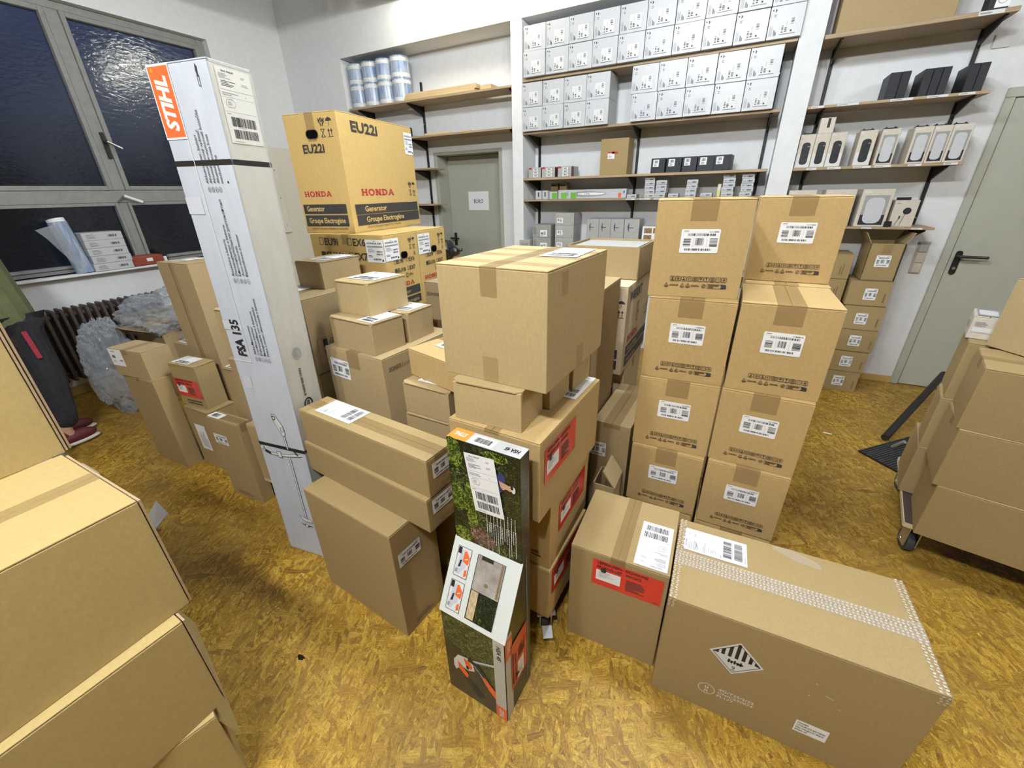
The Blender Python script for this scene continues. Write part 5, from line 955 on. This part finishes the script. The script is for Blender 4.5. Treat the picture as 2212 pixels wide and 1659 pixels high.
# cartons below the right shelf
zs = [(-.0, .168), (.169, .345), (.346, .520), (.521, .711), (.712, .898)]
for i, (z0, z1) in enumerate(zs):
    sh = (0, .01, .018, .012, -.0)[i]; x0, x1 = .835 + sh, 1.085 + sh
    c = Carton('x', 'brown speaker carton below the right shelf, %s from floor in right stack' % ORD[i], KBRN, 'stacked cartons under the right shelf', p=(x1, 3.95 + .006 * (i % 2), z0, 1.571, .26, x1 - x0, z1 - z0 - .0015), seam='s', tape=True, tw=.05)
    c.lab('L', .085 if i < 4 else .10, .045, .075, .085, 90 + i); A = Art(); A.rot((.235, .03), 90); A.lines(0, 0, .11, .022, 1, INKS); c.art('L', A, 'printed_marks')
c = Carton('x', 'open flapped carton on top of the right stack under the shelf', KBRN, p=(1.075, 3.95, .8985, 1.571, .26, .195, .262), open_top=True); c.lab('L', .055, .10, .085, .082, 97)
c.tape('L', .075, .19, .13, .255)
for sg, ang, ln in ((-1, 55, .08), (1, 60, .08)):
    m = MB(); m.box(0, ln, -.13, .13, -.002, .002, KGRY, Matrix.Translation((0, sg * .0975, .262)) @ Matrix.Rotation(math.radians(90 * -sg if 0 else -90 if sg < 0 else 90), 4, 'Z') @ Matrix.Rotation(math.radians(-(180 - ang - 60)), 4, 'Y')); m.build('top_flap', c.r)
for i, (z0, z1) in enumerate(((0, .18), (.181, .36), (.361, .54), (.541, .72), (.721, .89), (.891, 1.076))):
    c = Carton('x', 'brown speaker carton below the right shelf, %s from floor in left stack' % ORD[i], KBRN, 'stacked cartons under the right shelf', p=(.818, 4.0, z0, 1.571, .26, .26, z1 - z0 - .0015), seam='s')
    A = Art(); A.rot((.22, .03), 90); A.lines(0, 0, .11, .03, 2, INKS); c.art('L', A, 'printed_marks')
# packing table with black bag near the office door
o = root('packing_table', 'wooden packing table in front of the office door', 'table', (-2.25, 3.55, 0)); m = MB(); m.box(-.45, .45, -.3, .3, .90, .93, BASEB); m.build('table_top', o, bevel=.004)
for sx_ in (-.4, .4):
    for sy_ in (-.25, .25): m = MB(); m.box(sx_ - .02, sx_ + .02, sy_ - .02, sy_ + .02, 0, .90, WOODE); m.build('leg', o)
m = MB(); m.sphere((0, 0, .075), (.10, .09, .105), BAGB, 20, 12, lambda d: 1 + .22 * noise.noise(d * 2.3)); m.sphere((.10, -.01, .075), (.07, .05, .045), BAGB, 14, 8, lambda d: 1 + .2 * noise.noise(d * 2.9)); m.cyl((.14, -.02, .08), (.21, -.03, .10), .014, BAGB, 8)
o = m.build('black_bag', None, smooth=True); o.location = (-2.56, 3.50, .958); tag(o, 'crumpled black plastic bag on the table by office door', 'bag')

# ================================================================== window side: radiator, sill, plastic, person
o = root('radiator', 'dark brown ribbed radiator below the window', 'radiator', (XL + .11, 1.2, .16))
m = MB(); m.cyl((0, -.75, .06), (0, .75, .06), .022, RADM, 10); m.cyl((0, -.75, .54), (0, .75, .54), .022, RADM, 10); m.build('header_pipe', o)
proto = None
for i in range(28):
    y = -.72 + i * .0535
    if proto is None:
        m = MB(); m.prism([(-.06, 0), (.06, 0), (.072, .02), (.072, .575), (.05, .60), (-.06, .60)], 'y', -.012, .012, RADM); proto = m.build('section', o, bevel=.006); proto.location = (0, y, 0)
    else: c_ = proto.copy(); COL.objects.link(c_); c_.parent = o; c_.location = (0, y, 0)
m = MB(); m.cyl((0, .76, -.16), (0, .76, .06), .013, RADM); m.build('supply_pipe', o)
# sill items
for i in range(5):
    dx = random.uniform(-.006, .006); item('flat_white_box', 'flat white box on the window sill, %s from bottom' % ORD[i], 'box', WHITE, -.14, .14, 0, .062, 0, .2, 'flat white boxes on the sill', art=lambda A, w_, h: (A.lines(w_ * .1, h * .2, w_ * .3, h * .6, 4, INKD, t=.25), A.bars(w_ * .62, h * .35, w_ * .85, h * .65, n=12)), part='print')
    b_ = bpy.context.scene.collection.objects[-2]; 
    for ob in [x for x in COL.objects if x.name.startswith('flat_white_box')]:
        if ob.get('placed') is None: ob.rotation_euler = (0, 0, math.pi / 2); ob.location = (XL - .01, 1.72 + dx, 1.001 + i * .0635); ob['placed'] = 1
for ob in COL.objects:
    if 'placed' in ob: del ob['placed']
o = item('red_case', 'flat red case on the window sill right of white boxes', 'box', plain('brick_red', (.28, .06, .035), .5), -.13, .12, 0, .085, 0, .18, bevel=.01, art=lambda A, w_, h: A.rect(w_ * .42, h * .4, w_ * .62, h * .75, PAPER), part='label'); o.rotation_euler = (0, 0, math.pi / 2 + .05); o.location = (XL - .0, 1.985, 1.001)
o = item('black_tool', 'small black device standing at the red case', 'tool', BLACK, -.03, .03, 0, .115, 0, .05, bevel=.01, art=lambda A, w_, h: A.rect(w_ * .2, h * .1, w_ * .8, h * .5, PAPER), part='label'); o.rotation_euler = (0, 0, math.pi / 2); o.location = (XL - .0, 2.145, 1.001)
o = root('film_bundle', 'roll of bluish plastic film leaning on the window sill', 'plastic film', (XL + .05, 1.50, 1.001))
m = MB(); m.cyl((-.02, .03, .0), (-.06, 0, .41), .062, BLUEF, 18, .062); m.cyl((-.055, .0, .40), (-.062, -.004, .432), .058, PAPER, 18); m.build('roll', o, smooth=False)
m = MB(); m.add([(.0, .04, .012), (.03, -.02, .05), (.02, -.13, .30), (-.02, -.16, .36), (.0, -.02, .40), (.02, .02, .2)], [(0, 1, 5), (1, 2, 5), (2, 3, 4), (2, 4, 5)], FILM); m.add([(.012, .04, .012), (.042, -.02, .05), (.032, -.13, .30), (-.008, -.16, .36), (.012, -.02, .40), (.032, .02, .2)], [(0, 1, 5), (1, 2, 5), (2, 3, 4), (2, 4, 5)], FILM); m.build('loose_sheet', o)
# crumpled clear film in an open carton
def crumple(name, label, cat, loc, r, mat, amp=.30, seed=0., seg=110, rings=72, parent=None):
    def fn(d): return 1 + amp * noise.noise(d * 2.1 + Vector((seed, 0, 0))) + amp * .55 * abs(noise.noise(d * 5.2 + Vector((0, seed, 0)))) + amp * .34 * (1 - 2 * abs(noise.noise(d * 9 + Vector((0, 0, seed))))) + amp * .22 * (1 - 2 * abs(noise.noise(d * 19 + Vector((seed, seed, 0)))))
    m = MB(); m.sphere((0, 0, r[2]), r, mat, seg, rings, fn); o = m.build(name, parent, smooth=True); o.location = loc
    if label: tag(o, label, cat)
    return o
oc = Carton('x', 'open carton by the radiator overflowing with clear film', KGRY, p=(-3.98, 1.50, 0, 1.571, .50, .44, .58), open_top=True)
for M_ in (Matrix.Translation((-.25, 0, .58)) @ Matrix.Rotation(math.radians(205), 4, 'Y'), Matrix.Translation((.25, .0, .58)) @ Matrix.Rotation(math.radians(-28), 4, 'Y')):
    m = MB(); m.box(0, .24, -.21, .21, -.002, .002, KGRY, M_); m.build('top_flap', oc.r)
for M_ in (Matrix.Translation((0, .22, .58)) @ Matrix.Rotation(math.radians(20), 4, 'X'), ):
    m = MB(); m.box(-.24, .24, 0, .22, -.002, .002, KGRY, M_); m.build('top_flap', oc.r)
crumple('clear_film_heap', 'heap of crumpled clear plastic film spilling over the open carton', 'plastic film', (-4.20, 1.68, .52), (.26, .27, .16), FILM, .34, 1.3)
crumple('clear_film_heap', 'clear plastic film hanging down to the floor beside leftmost carton', 'plastic film', (-4.16, 1.20, .015), (.15, .15, .34), FILM, .25, 4.1)
crumple('clear_film_heap', 'upper bunch of clear plastic film by the radiator end', 'plastic film', (-4.32, 2.16, .62), (.20, .16, .17), FILM, .3, 7.7)
# rubbish bag
Bg = root('rubbish_bag', 'clear plastic bag of white waste paper at the feet of the person', 'bag', (-3.62, .44, 0))
crumple('bag_film', None, None, (0, 0, .0), (.20, .17, .17), FILM, .22, 2.2, 40, 24, Bg)
for i in range(6):
    a_ = i * 1.1; m = MB(); m.box(-.07, .07, -.05, .05, -.004, .004, PAPER, Matrix.Translation((.07 * math.cos(a_), .06 * math.sin(a_), .10 + .03 * i)) @ Matrix.Rotation(a_, 4, 'Z') @ Matrix.Rotation(.5 + .3 * i, 4, 'X')); m.build('paper_piece', Bg)
Carton('x', 'small pale carton under the rubbish bag behind the left tower', KLAM, p=(-3.16, .38, 0, 1.571, .25, .22, .08), tape=False)
# scraps on the floor
m = MB(); vs_ = [(0, 0, 0), (.10, .02, .005), (.13, .11, .09), (.02, .10, .07), (.0, .0, .004), (.10, .02, .009)]
m.add([(-.06, -.04, .0), (.05, -.05, .005), (.09, .05, .10), (-.03, .06, .13), (.02, .0, .03)], [(0, 1, 4), (1, 2, 4), (2, 3, 4), (3, 0, 4)], PAPER); m.add([(-.06, -.04, .004), (.05, -.05, .009), (.09, .05, .104), (-.03, .06, .134), (.02, .0, .034)], [(0, 1, 4), (1, 2, 4), (2, 3, 4), (3, 0, 4)], PAPER)
o = m.build('paper_scrap', None); o.location = (-2.42, .565, .001); tag(o, 'crumpled grey-white paper scrap on floor behind the left tower', 'paper')
for i, (x, y, w_, h_, rz, lb, mt_) in enumerate(((-1.02, .115, .045, .012, 1.2, 'thin white paper strip on floor near the left tower', PAPER), (.80, 3.12, .012, .05, 1.4, 'white paper strip on floor near the right shelf', PAPER))):
    m = MB(); m.box(-w_ / 2, w_ / 2, -h_ / 2, h_ / 2, 0, .001, mt_); o = m.build('paper_strip', None); o.location = (x, y, .0005); o.rotation_euler = (0, 0, rz); tag(o, lb, 'paper')
m = MB(); pl_ = [((.022 if k % 2 else .018) * random.uniform(.6, 1.1) * math.cos(k * .52), (.010 if k % 2 else .009) * random.uniform(.6, 1.1) * math.sin(k * .52)) for k in range(12)]; m.prism(pl_, 'z', .0002, .0008, plain('smear_black', (.012, .010, .010), .8, spec=.1)); o = m.build('dark_speck', None); o.location = (-1.163, .467, 0); tag(o, 'flat black smear on floor left of the tall plain carton', 'stain')
Carton('x', 'carton with open flap on floor right behind the left tower', KBRN, p=(-.985, .20, 0, 1.30, .16, .12, .32), open_top=True) if 0 else None

# person at the window side, seen from the side, mostly outside the frame
def skin_chain(name, pts, edges, rad, mat, rootv=0, parent=None, lvl=1):
    me = bpy.data.meshes.new(name); me.from_pydata(pts, edges, []); me.materials.append(mat)
    o = bpy.data.objects.new(name, me); COL.objects.link(o); o.modifiers.new('skin', 'SKIN'); s = o.modifiers.new('sub', 'SUBSURF'); s.levels = lvl; s.render_levels = lvl + 1
    if not me.skin_vertices: me.attributes.new('skin', 'FLOAT_VECTOR', 'POINT') if 0 else None
    sk = me.skin_vertices[0].data if me.skin_vertices else None
    if sk is None:
        dg = bpy.context.evaluated_depsgraph_get(); sk = me.skin_vertices[0].data
    for i, r_ in enumerate(rad): sk[i].radius = (r_, r_) if not hasattr(r_, '__len__') else r_; sk[i].use_root = (i == rootv)
    if parent: o.parent = parent
    return o
# local axes: +Y the way the person faces, X to the person's right (towards the camera); feet at the origin
pts = [(0, -.02, .96), (0, -.03, 1.12), (0, -.02, 1.30), (0, .0, 1.46), (0, .02, 1.54), (0, .05, 1.62), (0, .06, 1.74),
       (.085, .05, .88), (.105, .07, .50), (.105, .01, .09), (.10, .08, .05), (-.085, .05, .88), (-.105, .08, .50), (-.10, .06, .09), (-.10, .13, .05),
       (.17, -.01, 1.42), (.24, -.10, 1.16), (.15, .0, 1.22), (.10, .03, 1.25), (-.17, -.01, 1.42), (-.24, -.10, 1.16), (-.14, .0, 1.22), (-.09, .03, 1.25)]
edg = [(0, 1), (1, 2), (2, 3), (3, 4), (4, 5), (5, 6), (0, 7), (7, 8), (8, 9), (9, 10), (0, 11), (11, 12), (12, 13), (13, 14), (3, 15), (15, 16), (16, 17), (17, 18), (3, 19), (19, 20), (20, 21), (21, 22)]
rad = [.13, .12, .14, .10, .055, .085, .075, .06, .048, .036, .03, .06, .048, .036, .03, .06, .045, .035, .03, .06, .045, .035, .03]
per = skin_chain('person', pts, edg, rad, SKIN); per.location = (-4.0, .72, .0); per.rotation_euler = (0, 0, 0)
tag(per, 'person in green jacket and dark trousers with red side stripe, red shoes', 'person')
skin_chain('jacket', [(0, .02, .80), (0, .0, .90), (0, -.01, 1.10), (0, -.01, 1.30), (0, .0, 1.44), (.16, -.01, 1.42), (.245, -.10, 1.16), (.16, -.01, 1.215), (-.16, -.01, 1.42), (-.245, -.10, 1.16), (-.15, -.01, 1.215)],
           [(0, 1), (1, 2), (2, 3), (3, 4), (4, 5), (5, 6), (6, 7), (4, 8), (8, 9), (9, 10)], [(.18, .16), (.205, .20), (.19, .185), (.185, .17), (.11, .10), .08, .068, .055, .08, .068, .055], JACK, 0, per)
skin_chain('trousers', [(0, .03, .90), (.085, .06, .84), (.105, .07, .50), (.105, .03, .13), (-.085, .06, .84), (-.105, .08, .50), (-.10, .07, .13)], [(0, 1), (1, 2), (2, 3), (0, 4), (4, 5), (5, 6)], [.12, .10, .085, .066, .10, .085, .066], TROU, 0, per)
m = MB(); sp_ = [(.185, .045, .84), (.186, .05, .76), (.184, .055, .66)]
for (a_, b_) in zip(sp_, sp_[1:]): m.add([(a_[0] + .012, a_[1] - .012, a_[2]), (a_[0] + .012, a_[1] + .012, a_[2]), (b_[0] + .012, b_[1] + .012, b_[2]), (b_[0] + .012, b_[1] - .012, b_[2])], [(0, 1, 2, 3)], STRIPE)
m.build('red_stripe', per)
for sx_, fy in ((.10, -.03), (-.10, .02)):
    m = MB(); m.sphere((sx_, fy + .055, .058), (.048, .135, .05), SHOE, 16, 10); m.sphere((sx_, fy + .0, .085), (.045, .065, .05), SHOE, 12, 8); sh = m.build('shoe', per, smooth=True)
    m = MB(); m.sphere((sx_, fy + .058, .022), (.052, .145, .021), SOLE, 16, 8); m.build('sole', sh, smooth=True)
m = MB(); m.sphere((0, .03, 1.72), (.088, .10, .10), HAIR, 16, 10); m.build('hair', per, smooth=True)
m = MB(); m.cyl((0, .155, 1.66), (0, .172, 1.64), .012, SKIN, 8, .016); m.build('nose', per)
for sx_ in (-.032, .032): m = MB(); m.sphere((sx_, .132, 1.685), .011, INK, 8, 6); m.build('eye', per)
for sx_ in (-.09, .09): m = MB(); m.sphere((sx_, .055, 1.67), (.012, .022, .032), SKIN, 8, 6); m.build('ear', per)
m = MB(); m.box(-.025, .025, .128, .136, 1.605, 1.612, STRIPE); m.build('mouth', per)
for sx_, hy, hz in ((.10, .045, 1.25), (-.09, .045, 1.25)):
    sg = math.copysign(1, sx_)
    for k in range(4):
        z_ = hz - .026 + k * .017; L_ = (.058, .068, .074, .066)[k]; m = MB(); m.cyl((sx_ - sg * .01, hy + .01, z_), (sx_ - sg * .02, hy + .01 + L_ * .55, z_ + .004), .0085, SKIN, 8); m.cyl((sx_ - sg * .02, hy + .01 + L_ * .55, z_ + .004), (sx_ - sg * .045, hy + .005 + L_ * .75, z_ + .002), .008, SKIN, 8, .006); m.build('finger', per)
    m = MB(); m.cyl((sx_ - sg * .01, hy - .01, hz + .025), (sx_ - sg * .03, hy + .03, hz + .05), .009, SKIN, 8, .007); m.build('thumb', per)
